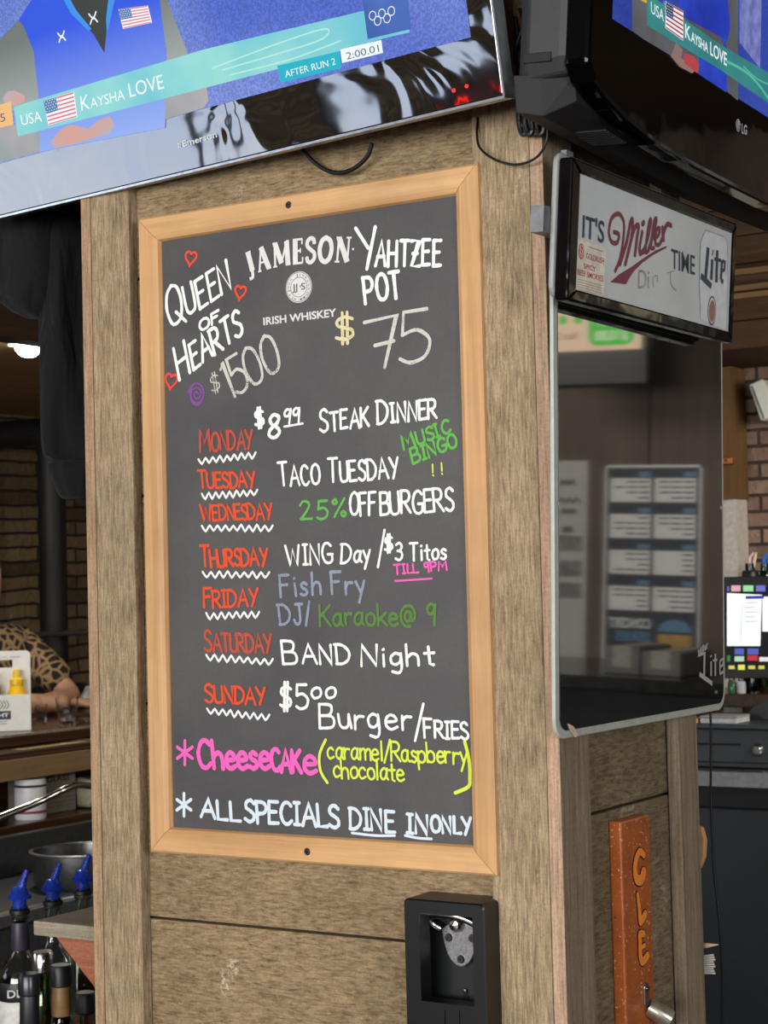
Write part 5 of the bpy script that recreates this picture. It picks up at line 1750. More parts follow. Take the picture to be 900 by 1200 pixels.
# stainless sink unit, pan
sk = onZ(30, 1068, .765)
SX = sk.x
su = thing('sink_unit', 'stainless steel underbar sink unit below the shelf', 'sink', (SX - .25, 3.2, 0))
MB().box(SX - .5, SX - .02, 2.5, 4.6, 0, .755).build('cabinet', plain('dull_steel', '55575a', .4, .7), su, bevel=.004)
MB().box(SX - .03, SX, 2.5, 4.6, .735, .77).build('front_lip', M['steel'], su, bevel=.005)
MB().box(SX - .5, SX - .47, 2.5, 4.6, .755, .86).build('backsplash', plain('splash_steel', '45474a', .45, .6), su, bevel=.003)
pb = onZ(108, 1036, .756) - V((.025, 0, 0))
pn = thing('steel_pan', 'round stainless steel pan with rolled rim on the sink unit', 'pan', V((pb.x, pb.y, .756)))
pr = .135
MB().lathe([(.0001, 0), (pr - .012, 0), (pr - .004, .01), (pr, .085), (pr - .003, .085), (pr - .007, .012), (.0001, .004)], V((pb.x, pb.y, .756)), (0, 0, 1), 40).build('bowl', plain('pan_steel', '77787a', .3, .9), pn)
MB().lathe([(pr - .003, .082), (pr + .006, .084), (pr + .007, .089), (pr, .091), (pr - .004, .088)], V((pb.x, pb.y, .756)), (0, 0, 1), 40).build('rim', M['steel'], pn)

# ---------------------------------------------------------------- shelf on the column's left flank
sh_z = onY(39, 1079, 2.225).z
s0 = onY(39, 1079, 2.225)
sf = thing('corner_shelf', 'small weathered wooden shelf with red triangular bracket on the left flank of the column', 'shelf', (-1.93, 2.26, sh_z))
thk = sh_z - onY(41, 1096, 2.225).z
MB().obox((s0.x, 2.225, sh_z - thk), (-1.921 - s0.x, 0, 0), (0, .26, 0), (0, 0, thk)).build('board', wood('grey_shelf_board', '7b715f', 'b5aa94', 'x', 200, 8, saw=.1, spots=.6), sf, bevel=.0015)
q = [onY(*p, 2.25) for p in ((62, 1098), (113, 1100), (113, 1186))]
b0 = sh_z - thk
MB().prism([V((q[0].x, 2.25, b0)), V((-1.921, 2.25, b0)), V((-1.921, 2.25, q[2].z))], V((0, .022, 0))).build('bracket', wood('red_cedar', '8f4f38', 'b9785c', 'x', 120, 6, spots=.2), sf, bevel=.001)

# ---------------------------------------------------------------- speed rail and bottles
RZ = .56
blue = plain('blue_pourer', '2a50d0', .2, grain=.08, trans=.6, gscale=120)
clearp = glass('pourer_collar', 'd6dee0', .1)


def bottle(name, label, px_, d, h, r, kind, body, neck_wrap=None, band=None, liquid=None, group=None, pourer=None, cap=None):
    """px_ = pixel of the neck top, d its depth; the bottle stands on the rail floor"""
    top = at(px_[0], px_[1], d)
    base = V((top.x, top.y, top.z - h))
    t_ = thing(name, label, 'bottle', base, group)
    hs = h - .125
    prof = [(.0001, .002), (r * .9, 0), (r, .008), (r, hs), (r * .9, hs + .013), (r * .55, hs + .032), (.0155, hs + .046), (.0145, h - .022), (.017, h - .02), (.017, h - .012), (.0145, h - .01), (.0145, h)]
    inner = [(max(a - .0025, .0001), max(b_, .006)) for a, b_ in prof[::-1]]
    MB().lathe(prof + inner, base, (0, 0, 1), 24).build('bottle_glass', body, t_)
    if liquid:
        MB().lathe([(.0001, .008), (r - .004, .008), (r - .004, hs * .85), (.0001, hs * .85)], base, (0, 0, 1), 24).build('liquid', liquid, t_)
    if neck_wrap:
        MB().lathe([(.0162, hs + .048), (.0168, hs + .050), (.0156, h - .03), (.0150, h - .028)], base, (0, 0, 1), 20).build('neck_wrap', neck_wrap, t_)
    if band:
        for k, (za, zb, m_) in enumerate(band):
            MB().lathe([(r + .0003, za), (r + .0008, za + .001), (r + .0008, zb - .001), (r + .0003, zb)], base, (0, 0, 1), 28).build('label_band', m_, t_)
    if pourer:
        pm = MB().lathe([(.0125, h - .004), (.0125, h + .012), (.021, h + .014), (.022, h + .017), (.017, h + .022), (.012, h + .034), (.0001, h + .036)], base, (0, 0, 1), 20)
        o = pm.build('pourer', pourer, t_)
        sp_ = base + V((0, 0, h + .022))
        MB().tube([sp_, sp_ + RH * .006 + V((0, 0, .02)), sp_ + RH * .014 + V((0, 0, .042))], [.011, .0075, .0045], 12).build('pourer_spout', pourer, t_)
        MB().lathe([(.0155, h - .014), (.0185, h - .012), (.0185, h - .006), (.0155, h - .004)], base, (0, 0, 1), 20).build('collar', M['black'], t_)
    if cap:
        MB().lathe([(.0165, h - .028), (.0185, h - .026), (.0185, h + .004), (.016, h + .008), (.0001, h + .008)], base, (0, 0, 1), 24).build('cap', cap, t_)
    return t_, base


CG = glass('bottle_clear', 'e6efe9')
OL = glass('liquor_green', '8fae4a', 0, 1.35)
RD = glass('liquor_red', 'b85a4a', 0, 1.35)
blk = plain('label_black', '16161a', .45, grain=.03)
wht = plain('label_white', 'cfcdc6', .5, grain=.06)
pur = plain('label_violet', '2c2838', .45, grain=.1)
b1, bb1 = bottle('liquor_bottle', 'clear bottle with dark neck wrap and blue pourer at the left edge', (23, 1062), 3.28, .36, .040, 0, CG, pur, [(.198, .230, blk), (.09, .197, wht)], None, 'blue-spouted bottles', blue)
PLb = Plane(bb1 - FH * .0412, RH, V((0, 0, 1)))
mb = MB()
typeset(mb, PLb, 'DEK', (-.024, .207), (.018, .207), (-.024, .221), .001, bold=.02, uvpts=True)
mb.build('lettering', wht, b1)
b2, bb2 = bottle('liquor_bottle', 'clear bottle with blue pourer, green liquor, middle of the three behind the small shelf', (62, 1052), 3.42, .34, .038, 0, CG, None, None, OL, 'blue-spouted bottles', blue)
b3, bb3 = bottle('liquor_bottle', 'clear bottle with blue pourer, nearest the column behind the small shelf', (97, 1040), 3.56, .345, .038, 0, CG, None, [(.05, .15, plain('label_red', '8e2c28', .5))], RD, 'blue-spouted bottles', blue)
b4, bb4 = bottle('liquor_bottle', 'dark bottle with silver-topped black cap in front of the blue-spouted ones', (34, 1146), 3.05, .27, .033, 0, glass('bottle_dark', '2b3230'), blk, [(.03, .13, blk)], None, 'capped bottles in the rail', None, plain('cap_black_silver', '26272b', .25, .3))
b5, bb5 = bottle('liquor_bottle', 'dark bottle with tan neck label and black cap below the red bracket', (71, 1136), 3.10, .28, .033, 0, glass('bottle_brown', '3a2a1c'), plain('label_tan', '8b6a44', .5), [(.03, .14, blk)], None, 'capped bottles in the rail', None, blk)
b6, bb6 = bottle('liquor_bottle', 'round-shouldered clear bottle low beside the column, half hidden by it', (100, 1168), 3.18, .25, .044, 0, CG, None, [(.02, .09, wht)], None, 'capped bottles in the rail', None, blk)
b7, bb7 = bottle('liquor_bottle', 'green-tinted clear bottle standing under the small shelf', (50, 1120), 3.20, .29, .036, 0, glass('bottle_green', 'b9cf9e'), None, [(.03, .07, wht)], OL, 'capped bottles in the rail', None, M['chrome'])
sr = thing('speed_rail', 'dark steel speed rail holding the liquor bottles', 'rack', (-2.3, 2.5, 0))
allb = [bb1, bb2, bb3, bb4, bb5, bb6, bb7]
mx0, mx1 = min(b.x for b in allb) - .06, max(b.x for b in allb) + .06
my0, my1 = min(b.y for b in allb) - .2, max(b.y for b in allb) + .12
for i, b_ in enumerate(allb):
    st_ = MB().lathe([(.0001, 0), (.022, 0), (.022, b_.z - .4505), (.0001, b_.z - .4505)], (b_.x, b_.y, .45), (0, 0, 1), 16)
    st_.build('bottle_step', M['black_soft'], sr)
MB().box(mx0, mx1, my0, my1, .43, .45).build('tray', M['black_soft'], sr)
MB().box(mx1 - .004, mx1, my0, my1, .45, .60).build('front_lip', plain('rail_steel', '4b4d50', .4, .7), sr)
for xx in (mx0 + .01, mx1 - .03):
    for yy in (my0 + .01, my1 - .03):
        MB().box(xx, xx + .02, yy, yy + .02, 0, .43).build('leg', M['grey'], sr)

# ---------------------------------------------------------------- stove pipe, rail, stool
d_ = 7.45
pt = [at(*q) for q in ((61, 504, d_), (61, 560, d_), (62, 700, d_))]
pc = at(61, 600, d_)
zE = at(61, 504, d_).z
rp = 16.3 * d_ / F
sp_ = thing('flue_pipe', 'fat black pipe rising in front of the stone wall and elbowing to the left', 'pipe', V((pc.x, pc.y, 0)))
MB().tube([V((pc.x, pc.y, 0)), V((pc.x, pc.y, zE - rp * 1.6))], rp, 28).build('upright', plain('black_pipe', '141413', .6, grain=.03), sp_)
el = [V((pc.x, pc.y, zE - rp * 1.6))]
for k in range(1, 9):
    a = k / 8 * math.pi / 2
    el.append(V((pc.x - rp * 1.6 * (1 - math.cos(a)), pc.y, zE - rp * 1.6 + rp * 1.6 * math.sin(a))))
MB().tube(el, rp * 1.01, 28, cap=False).build('elbow', M['black'], sp_)
MB().tube([el[-1], V((-5.5, pc.y, zE))], rp, 28).build('branch', M['black'], sp_)
MB().tube([V((pc.x, pc.y, zE - rp * 1.75)), V((pc.x, pc.y, zE - rp * 1.45))], rp * 1.08, 28).build('collar', M['black'], sp_)
ra, rb_ = at(-70, 752, 5.6), at(180, 734, 6.9)
rr = thing('hand_rail', 'thin grey rail passing in front of the black pipe', 'rail', V((ra.x, ra.y, 0)))
rb_ = V((ra.x + .0, ra.y, ra.z))
rA, rB = onX(38, 745, -4.9), onX(111, 740, -4.9)
dr = (rB - rA)
pA, pB = rA - dr * .8, rB + dr * .35
pB.z = pA.z = (rA.z + rB.z) / 2
MB().tube([pA, pB], .011, 12).build('bar', plain('rail_grey', '5b5b58', .4, .5), rr)
for p in (pA, pB):
    MB().tube([V((p.x, p.y, 0)), p], .011, 12).build('post', M['grey'], rr)
st0 = onX(107, 800, -4.72)
so = thing('bar_stool', 'black bar stool back showing beyond the bar next to the column', 'stool', V((st0.x, st0.y, 0)))
stx, sty = st0.x, st0.y
MB().lathe([(.0001, .74), (.17, .74), (.18, .76), (.17, .79), (.0001, .79)], (stx, sty, 0), (0, 0, 1), 24).build('seat', M['black'], so)
for sx_, sy_ in ((1, 1), (1, -1), (-1, 1), (-1, -1)):
    MB().tube([V((stx + .11 * sx_, sty + .11 * sy_, .74)), V((stx + .18 * sx_, sty + .18 * sy_, 0))], .013, 10).build('leg', M['black'], so)
Pb = Plane((stx - .16, sty, .8), (0, 1, 0), (0, 0, 1))
MB().slab(Pb, rrect(-.17, .17, .0, .36, .05), -.015, .015).build('backrest', M['black'], so, bevel=.006)

# ---------------------------------------------------------------- seated customer
pc_ = onX(-24, 668, -4.68)
hd_ = V((pc_.x, pc_.y, pc_.z))
per = thing('person', 'seated person in leopard-print top with brown hair, an arm on the bar behind the carton', 'person', V((hd_.x, hd_.y, 0)))
SKN, t, b = new_mat('skin')
b.inputs['Base Color'].default_value = hexc('b98a6c')
b.inputs['Roughness'].default_value = .5
t.links.new(ramp(t, noise(t, coords(t), 30, 3), [(.3, 'b08062'), (.7, 'c49a7c')]), b.inputs['Base Color'])
LEO, t, b = new_mat('leopard_cloth')
vo = N(t, 'ShaderNodeTexVoronoi', feature='DISTANCE_TO_EDGE')
vo.inputs['Scale'].default_value = 26
t.links.new(coords(t), vo.inputs['Vector'])
t.links.new(ramp(t, vo.outputs['Distance'], [(.05, '9a7c58'), (.16, '1c130d')]), b.inputs['Base Color'])
b.inputs['Roughness'].default_value = .9
face = V((.97, -.05, 0)).normalized()       # leans over the bar
sid = V((face.y, -face.x, 0))              # its right-hand side
el_ = onX(86, 803, -4.42)
wr_ = onX(38, 818, -4.34)
el_.z, wr_.z = BZ + .05, BZ + .045
S0 = hd_ + V((0, 0, -.27))


def skin_mesh(name, verts, edges, radii, mat, parent, levels=2, root=0):
    o_ = WL[parent]
    me = bpy.data.meshes.new(name)
    me.from_pydata([tuple(V(p) - o_) for p in verts], edges, [])
    o = bpy.data.objects.new(name, me)
    COL.objects.link(o)
    o.parent = parent
    WL[o] = o_
    me.materials.append(mat)
    k = o.modifiers.new('skin', 'SKIN')
    k.use_smooth_shade = True
    for i, r in enumerate(radii):
        me.skin_vertices[0].data[i].radius = (r, r) if not isinstance(r, tuple) else r
        me.skin_vertices[0].data[i].use_root = i == root
    q = o.modifiers.new('sub', 'SUBSURF')
    q.levels = q.render_levels = levels
    return o


shL, shR = S0 + sid * .18, S0 - sid * .18
hip = V((hd_.x, hd_.y, .86)) - face * .12
elL = V((-4.44, shL.y + .02, BZ + .05))
wrL = V((-4.28, shL.y + .2, BZ + .045))
kn = hip + face * .36
vs = [hip, hip + V((0, 0, .22)), S0 + V((0, 0, -.12)), S0, S0 + V((0, 0, .07)), hd_ + V((0, 0, -.06)), hd_ + V((0, 0, .06)),
      shR, (shR + el_) / 2, el_, (el_ + wr_) / 2, wr_, shL, elL, wrL,
      hip + sid * .1, kn + sid * .12, kn + sid * .12 + V((0, 0, -.45)), kn + sid * .12 + face * .07 + V((0, 0, -.5)),
      hip - sid * .1, kn - sid * .12, kn - sid * .12 + V((0, 0, -.45)), kn - sid * .12 + face * .07 + V((0, 0, -.5))]
ed = [(0, 1), (1, 2), (2, 3), (3, 4), (4, 5), (5, 6), (3, 7), (7, 8), (8, 9), (9, 10), (10, 11), (3, 12), (12, 13), (13, 14), (0, 15), (15, 16), (16, 17), (17, 18), (0, 19), (19, 20), (20, 21), (21, 22)]
rd_ = [(.15, .12), (.14, .11), (.16, .11), (.12, .09), .055, .085, .08, .06, .05, .042, .038, .028, .06, .042, .03, .09, .065, .045, .035, .09, .065, .045, .035]
skin_mesh('body', vs, ed, rd_, SKN, per)
# face
fc = hd_ + face * .070
mb = MB()
mb.loft([[fc + face * k[0] + sid * math.cos(a) * k[1] + V((0, 0, k[2] + math.sin(a) * k[1])) for a in [i * math.pi / 4 for i in range(8)]] for k in ((0, .010, .012), (.012, .011, -.008), (.026, .010, -.022), (.024, .004, -.030))])
mb.build('nose', SKN, per)
for s in (1, -1):
    c_ = hd_ + face * .060 + sid * .032 * s + V((0, 0, .02))
    MB().lathe([(.0001, -.010), (.008, -.006), (.0105, 0), (.008, .006), (.0001, .010)], c_, face, 12).build('eye', M['white'], per)
    MB().lathe([(.0001, .0112), (.005, .0100), (.005, .009)], c_, face, 12).build('iris', M['dark_seam'], per)
    e_ = hd_ + sid * .082 * s
    MB().lathe([(.0001, -.008), (.02, -.006), (.026, 0), (.018, .008), (.0001, .004)], e_, sid * s, 14, sx=.7).build('ear', SKN, per)
MB().tube([fc + sid * .026 + V((0, 0, -.05)) - face * .004, fc + V((0, 0, -.052)) + face * .006, fc - sid * .026 + V((0, 0, -.05)) - face * .004], [.003, .006, .003], 8).build('mouth', plain('lips', '9a5a50', .5), per)
HAIR = plain('brown_hair', '4a3220', .6, grain=.12, gscale=160)
mb = MB()
rg = []
for k in range(9):
    a = k / 8
    z = .125 - .52 * a
    rr_ = [.02, .08, .105, .112, .112, .11, .105, .09, .06][k]
    rg.append([hd_ - face * (.03 + .02 * a) + face * math.cos(j * math.pi / 9) * rr_ * (.78 if k < 3 else .62) + sid * math.sin(j * math.pi / 9) * rr_ * (1 + .06 * math.sin(j * 5 + k)) + V((0, 0, z)) for j in range(18)])
mb.loft(rg)
mb.build('hair', HAIR, per)
# clothing
skin_mesh('top', [hip + V((0, 0, .0)), hip + V((0, 0, .22)), S0 + V((0, 0, -.12)), S0 + V((0, 0, -.02)), shR + V((0, 0, -.01)), shR * .45 + el_ * .55 + V((0, 0, .01)), shR * .12 + el_ * .88 + V((0, 0, .012)), shL, shL * .3 + elL * .7],
          [(0, 1), (1, 2), (2, 3), (3, 4), (4, 5), (5, 6), (3, 7), (7, 8)], [(.165, .135), (.155, .125), (.185, .135), (.16, .13), .092, .07, .07, .092, .07], LEO, per)
tr_ = plain('dark_trousers', '1d2230', .8)
skin_mesh('trousers', [hip + V((0, 0, .02)), hip + sid * .1, kn + sid * .12, kn + sid * .12 + V((0, 0, -.42)), hip - sid * .1, kn - sid * .12, kn - sid * .12 + V((0, 0, -.42))], [(0, 1), (1, 2), (2, 3), (0, 4), (4, 5), (5, 6)], [(.165, .13), .1, .075, .058, .1, .075, .058], tr_, per)


def hand(wrist, d, up, parent, s=1.0):
    """palm and five bent fingers along d"""
    d = d.normalized()
    lat = d.cross(up).normalized()
    up = lat.cross(d)
    vs, ed, rd = [wrist, wrist + d * .045, wrist + d * .08], [(0, 1), (1, 2)], [(.026, .018), (.036, .016), (.036, .014)]
    for i, l in enumerate((.062, .072, .067, .05)):
        b_ = wrist + d * .078 + lat * (.027 - .018 * i)
        n = len(vs)
        vs += [b_, b_ + d * l * .5 - up * .004, b_ + d * l * .85 - up * .018, b_ + d * l - up * .03]
        ed += [(2, n), (n, n + 1), (n + 1, n + 2), (n + 2, n + 3)]
        rd += [.0095, .0085, .0078, .0065]
    n = len(vs)
    vs += [wrist + d * .025 + lat * .03, wrist + d * .05 + lat * .05 - up * .006, wrist + d * .075 + lat * .056 - up * .012]
    ed += [(1, n), (n, n + 1), (n + 1, n + 2)]
    rd += [.012, .010, .008]
    return skin_mesh('hand', vs, ed, rd, SKN, parent, 2)


hand(wr_, (wr_ - el_).normalized(), V((0, 0, 1)), per)
hand(wrL, (wrL - elL).normalized(), V((0, 0, 1)), per)
ps_ = thing('bar_stool', 'black bar stool that the person in leopard print sits on', 'stool', V((hip.x, hip.y, 0)))
MB().lathe([(.0001, .66), (.17, .66), (.18, .68), (.17, .71), (.0001, .71)], (hip.x, hip.y, 0), (0, 0, 1), 24).build('seat', M['black'], ps_)
for sx_, sy_ in ((1, 1), (1, -1), (-1, 1), (-1, -1)):
    MB().tube([V((hip.x + .11 * sx_, hip.y + .11 * sy_, .66)), V((hip.x + .18 * sx_, hip.y + .18 * sy_, 0))], .013, 10).build('leg', M['black'], ps_)

# ---------------------------------------------------------------- black hoodie hanging on the left flank
JD = 3.2
FJ = (at(50, 420, 1) - CAM)
FJ.z = 0
FJ.normalize()
RJ = V((FJ.y, -FJ.x, 0))
hk_ = at(60, 240, JD)
jk_ = thing('hoodie', 'black hooded sweatshirt hanging at the left flank of the column under the television', 'jacket', hk_)
CLO, t, b = new_mat('black_fleece')
f = noise(t, coords(t), 180, 3)
t.links.new(ramp(t, f, [(.3, '030304'), (.7, '08080a')]), b.inputs['Base Color'])
b.inputs['Roughness'].default_value = .95
b.inputs['Sheen Weight'].default_value = .03
fw_ = noise(t, coords(t, (1, 1, .35)), 16, 2, .5, 1.0)
bump(t, b, fw_, .7, .03)


def cloth_loft(rows, fold, amp, n=28):
    rg = []
    for k, (xl, xr, y, dep) in enumerate(rows):
        c_ = at((xl + xr) / 2, y, JD)
        hw = (xr - xl) / 2 * JD / F
        ring = []
        for j in range(n):
            a = 2 * math.pi * j / n
            w_ = 1 + amp * math.sin(fold * a + k * .55) + amp * .6 * math.sin((fold + 2) * a - k * .8)
            ring.append(c_ + RJ * math.cos(a) * hw * (1 + .25 * (w_ - 1)) + FJ * math.sin(a) * dep * w_)
        rg.append(ring)
    return rg


mb = MB()
mb.loft(cloth_loft([(-38, 103, 232, .03), (-44, 107, 248, .05), (-44, 107, 270, .06), (-34, 103, 300, .065), (-20, 98, 330, .06), (0, 84, 352, .052), (16, 72, 366, .04), (34, 60, 374, .022)], 4, .2))
mb.build('hood', CLO, jk_, subsurf=1)
mb = MB()
mb.loft(cloth_loft([(38, 104, 250, .03), (44, 106, 285, .05), (44, 108, 340, .052), (45, 110, 400, .05), (46, 113, 450, .048), (47, 115, 500, .046), (49, 117, 530, .044), (53, 117, 541, .040)], 3, .2))
sv = mb.build('sleeve', CLO, jk_, subsurf=1)
mb = MB()
mb.loft(cloth_loft([(53, 117, 538, .040), (57, 117, 550, .043), (62, 117, 566, .042), (68, 118, 580, .040), (74, 119, 586, .034)], 9, .05))
mb.build('cuff', CLO, sv, subsurf=1)
hkm = MB().tube([V((-1.92, hk_.y, hk_.z + .05)), V((-1.98, hk_.y, hk_.z + .045)), V((-2.0, hk_.y, hk_.z + .075))], .006, 10)
tag(hkm.build('coat_hook', M['grey'], None, V((-1.92, hk_.y, hk_.z + .05))), 'grey metal hook carrying the black hoodie', 'hook')

# ---------------------------------------------------------------- right background: the back bar
YK = 4.62
zc = onY(860, 903, YK).z
bb = thing('back_bar', 'black back-bar cooler with stainless steel counter edge behind the column', 'counter', (-1.4, YK + .35, 0))
MB().box(-2.6, -.98, YK + .012, YK + .6, 0, zc - .095).build('cooler_body', M['black_soft'], bb)
MB().box(-2.1, -.985, YK, YK + .012, .12, zc - .10).build('cooler_door', plain('cooler_black', '1d2227', .42, grain=.04), bb, bevel=.004)
MB().box(-2.6, -.98, YK - .012, YK + .62, zc - .045, zc).build('worktop', M['steel'], bb, bevel=.003)
MB().box(-2.6, -.98, YK - .006, YK + .6, zc - .095, zc - .045).build('under_trim', M['black_soft'], bb)
YD = YK + .04
dz1, dz0 = onY(860, 849, YD).z, zc + .003
cdw = thing('cash_drawer', 'black metal cash drawer with chrome lock on the steel counter', 'cash drawer', (-1.6, YD + .2, zc))
MB().box(-2.1, -1.42, YD, YD + .42, dz0, dz1 - .012).build('case', plain('drawer_black', '2a2f33', .4, grain=.04), cdw, bevel=.004)
MB().box(-2.12, -1.40, YD - .008, YD + .43, dz1 - .012, dz1).build('lid', plain('lid_black', '34393d', .4, grain=.04), cdw, bevel=.003)
s1 = onY(815, 871, YD)
s2 = onY(868, 873, YD)
MB().box(s1.x, s2.x, YD - .001, YD + .004, s1.z - .004, s1.z + .002).build('media_slot', M['dark_seam'], cdw)
MB().box(-2.1, -1.42, YD - .0015, YD + .004, dz0 + .012, dz0 + .016).build('drawer_gap', M['dark_seam'], cdw)
lk = onY(888, 879, YD)
MB().lathe([(.0001, .013), (.012, .013), (.016, .008), (.018, 0)], lk, (0, -1, 0), 24).build('lock', M['chrome'], cdw)
MB().obox(lk + V((-.002, -.03, -.008)), V((.004, 0, 0)), V((0, .018, 0)), V((0, 0, .018))).build('key', M['chrome'], cdw, bevel=.001)
ppb = onZ(866, 843, dz1)
pd = thing('receipt_pad', 'white paper pad lying on the cash drawer', 'paper pad', V((ppb.x, ppb.y, dz1)))
MB().box(ppb.x - .052, ppb.x + .052, YD + .02, YD + .12, dz1, dz1 + .014).build('sheets', plain('pad_grey', 'b7bab9', .6), pd, bevel=.002)
MB().box(ppb.x - .053, ppb.x + .053, YD + .019, YD + .122, dz1 + .014, dz1 + .02).build('cover', plain('pad_cover', '8d918f', .6), pd, bevel=.002)
wcb = onZ(832, 842, dz1)
wk = thing('wooden_tray', 'thin tan wooden strip on the cash drawer beside the white pad', 'wood strip', V((wcb.x, YD + .07, dz1)))
MB().box(wcb.x - .08, ppb.x - .06, YD + .02, YD + .06, dz1, dz1 + .012).build('strip', M['pine_h'], wk, bevel=.002)
# point of sale screen
YM = YD + .16
PP = Plane(onY(853, 795, YM), V((1, .12, 0)), V((0, 0, 1)))
mh = PP.uv(853, 676)[1]
ps2 = thing('till_screen', 'black touch-screen till with lit order page, standing behind the cash drawer', 'monitor', V((PP.o.x + .2, YM, dz1)))
mwid = .40
MB().slab(PP, rrect(-.028, mwid, 0, mh, .006), -.03, 0).build('casing', plain('till_black', '060607', .5), ps2, bevel=.002)
d0 = PP.uv(853, 690)
scm = MB()
scm.poly(PP, [(-.016, .03), (mwid - .015, .03), (mwid - .015, mh - .03), (-.016, mh - .03)], .0006)
sco = scm.build('display', emit('till_dark_blue', '04050c', 1.0), ps2)
mb = MB()
u_ = lambda x, y: PP.uv(x, y)
mb.poly(PP, [u_(852, 695), u_(893, 697), u_(891, 757), u_(852, 757)], .001, 0)
mb.poly(PP, [u_(893.5, 699), u_(912, 700), u_(912, 740), u_(893.5, 740)], .001, 0)
mb.poly(PP, [u_(874, 698.5), u_(896, 698), u_(895, 701.5), u_(874, 702)], .0014, 1)
for i in range(5):
    a, b_ = u_(873.5, 706.5 + i * 5.5), u_(888 - (i % 2) * 3, 706 + i * 5.5)
    mb.ribbon(PP, [a, b_], .0011, .0014, 3 if i == 0 else 2, caps=False)
a, b_ = u_(870, 707), u_(868, 754)
mb.ribbon(PP, [a, b_], .0008, .0014, 2, caps=False)
mb.build('order_page', [emit('page_white', 'f3f8f8', 1.15), emit('page_blue', '1c34b0', 1.0), emit('page_grey', 'b4b9c0', 1.0), emit('page_pink', 'e0a0a4', 1.0)], sco)
for (x0, y0_, x1, y1_, c) in ((857, 686, 868, 693, 'e8a9b2'), (871, 686, 883, 693, '9fe3a0'), (886, 686, 897, 693, '6f74d2'), (852, 687, 855, 693, '5f62b8'), (861, 760, 872, 767, '5560b4'), (876, 760, 889, 767, '5560b4'), (861, 769, 872, 775, 'b8d8b8'), (876, 768, 888, 774, 'c8303c'), (890, 770, 902, 775, 'e8e2e0'),
                           (854, 780, 861, 784, 'd8cc58'), (865, 779, 873, 785, 'e4e45a'), (877, 780, 885, 784, 'd8cc58'), (889, 780, 896, 784, 'd8cc58'), (852, 768, 856, 775, '2c7a4c')):
    mb = MB()
    mb.pxpoly(PP, [(x0, y0_), (x1, y0_), (x1, y1_), (x0, y1_)], .0012)
    mb.build('screen_button', emit('button_' + c, c, 1.0), sco)
MB().obox(PP.p(.12, -.005, -.10), PP.u * .12, PP.n * .06, V((0, 0, .1))).build('neck', M['black'], ps2, bevel=.006)
mb = MB()
rg = []
for k in range(7):
    a = k / 6 * math.pi / 2
    rg.append([PP.p(.05 + .09 * (1 - math.cos(a)) + s * (.2 - .09 * (1 - math.cos(a))), 0, -.14 + t_ * .14) * 1.0 + V((0, 0, dz1 - PP.o.z + .06 * math.sin(a))) for s, t_ in ((0, 0), (1, 0), (1, 1), (0, 1))])
mb.loft(rg, smooth=False)
mb.build('foot', plain('foot_black', '1b1b1d', .5), ps2, bevel=.008)
# ledge on the back wall with bottles
lz = onY(876, 812, 5.2).z
wl_ = thing('wall_ledge', 'dark wooden ledge along the brick wall behind the till', 'shelf', (-1.7, 5.3, lz))
MB().box(-2.5, -1.0, 5.15, 5.55, lz - .04, lz).build('board', M['bar_wood'], wl_, bevel=.003)
for xx in (-2.3, -1.3):
    MB().prism([V((xx, 5.55, lz - .04)), V((xx, 5.2, lz - .04)), V((xx, 5.55, lz - .28))], V((.03, 0, 0))).build('bracket', M['bar_wood'], wl_)


def shelf_bottle(label, pxx, pyt, Y, r, mat, pour, capm=None, liq=None):
    tp = onY(pxx, pyt, Y)
    bs = V((tp.x, tp.y, lz))
    h = tp.z - lz
    t_ = thing('liquor_bottle', label, 'bottle', bs, 'bottles on the wall ledge')
    pr_ = [(.0001, .002), (r, 0), (r, h * .55), (r * .6, h * .68), (.015, h * .78), (.0145, h)]
    MB().lathe(pr_ + [(max(a - .002, .0001), max(b_, .006)) for a, b_ in pr_[::-1]], bs, (0, 0, 1), 20).build('bottle_glass', mat, t_)
    if capm:
        MB().lathe([(.015, h - .075), (.024, h - .072), (.026, h - .03), (.022, h - .022), (.0001, h - .02)], bs, (0, 0, 1), 20).build('cap', capm, t_)
    for s in (-1, 1):
        MB().tube([bs + V((.006 * s, 0, h - .022)), bs + V((.008 * s + .008, 0, h + .018)), bs + V((.004 * s + .016, 0, h + .032))], [.007, .005, .003], 10).build('pourer_spout', pour, t_)
    return t_


M['cream'] = plain('cream_spout', 'd8c4b2', .4)
shelf_bottle('dark bottle with black cap and cream spout showing above the till', 879, 660, 5.24, .032, glass('dark_ledge_bottle', '222a24'), M['cream'], M['black'])
shelf_bottle('bottle with bright blue spout at the right edge above the till', 896, 660, 5.4, .032, glass('green_ledge_bottle', '4c8a58'), plain('bright_blue', '2a6fd8', .3), clearp)
for i, (xx, c, lb_) in enumerate(((858, '2f6a4a', 'small green bottle on the steel counter under the till, by the board edge'), (869, 'c9ccd0', 'small silver-topped bottle on the steel counter under the till'))):
    tp = onY(xx, 798, YD + .5)
    bs = V((tp.x, tp.y, lz))
    bs = V((onY(xx, 805, 5.19).x, 5.19, lz))
    t_ = thing('condiment_bottle', lb_.replace('on the steel counter', 'on the wooden ledge'), 'bottle', bs, 'small bottles under the till')
    MB().lathe([(.0001, 0), (.012, 0), (.013, .004), (.013, .03), (.008, .036), (.0001, .036)], bs, (0, 0, 1), 16).build('body', plain('small_' + c, c, .2, grain=.04), t_)
    MB().lathe([(.0085, .034), (.009, .036), (.009, .044), (.0001, .045)], bs, (0, 0, 1), 14).build('cap', M['chrome'], t_)
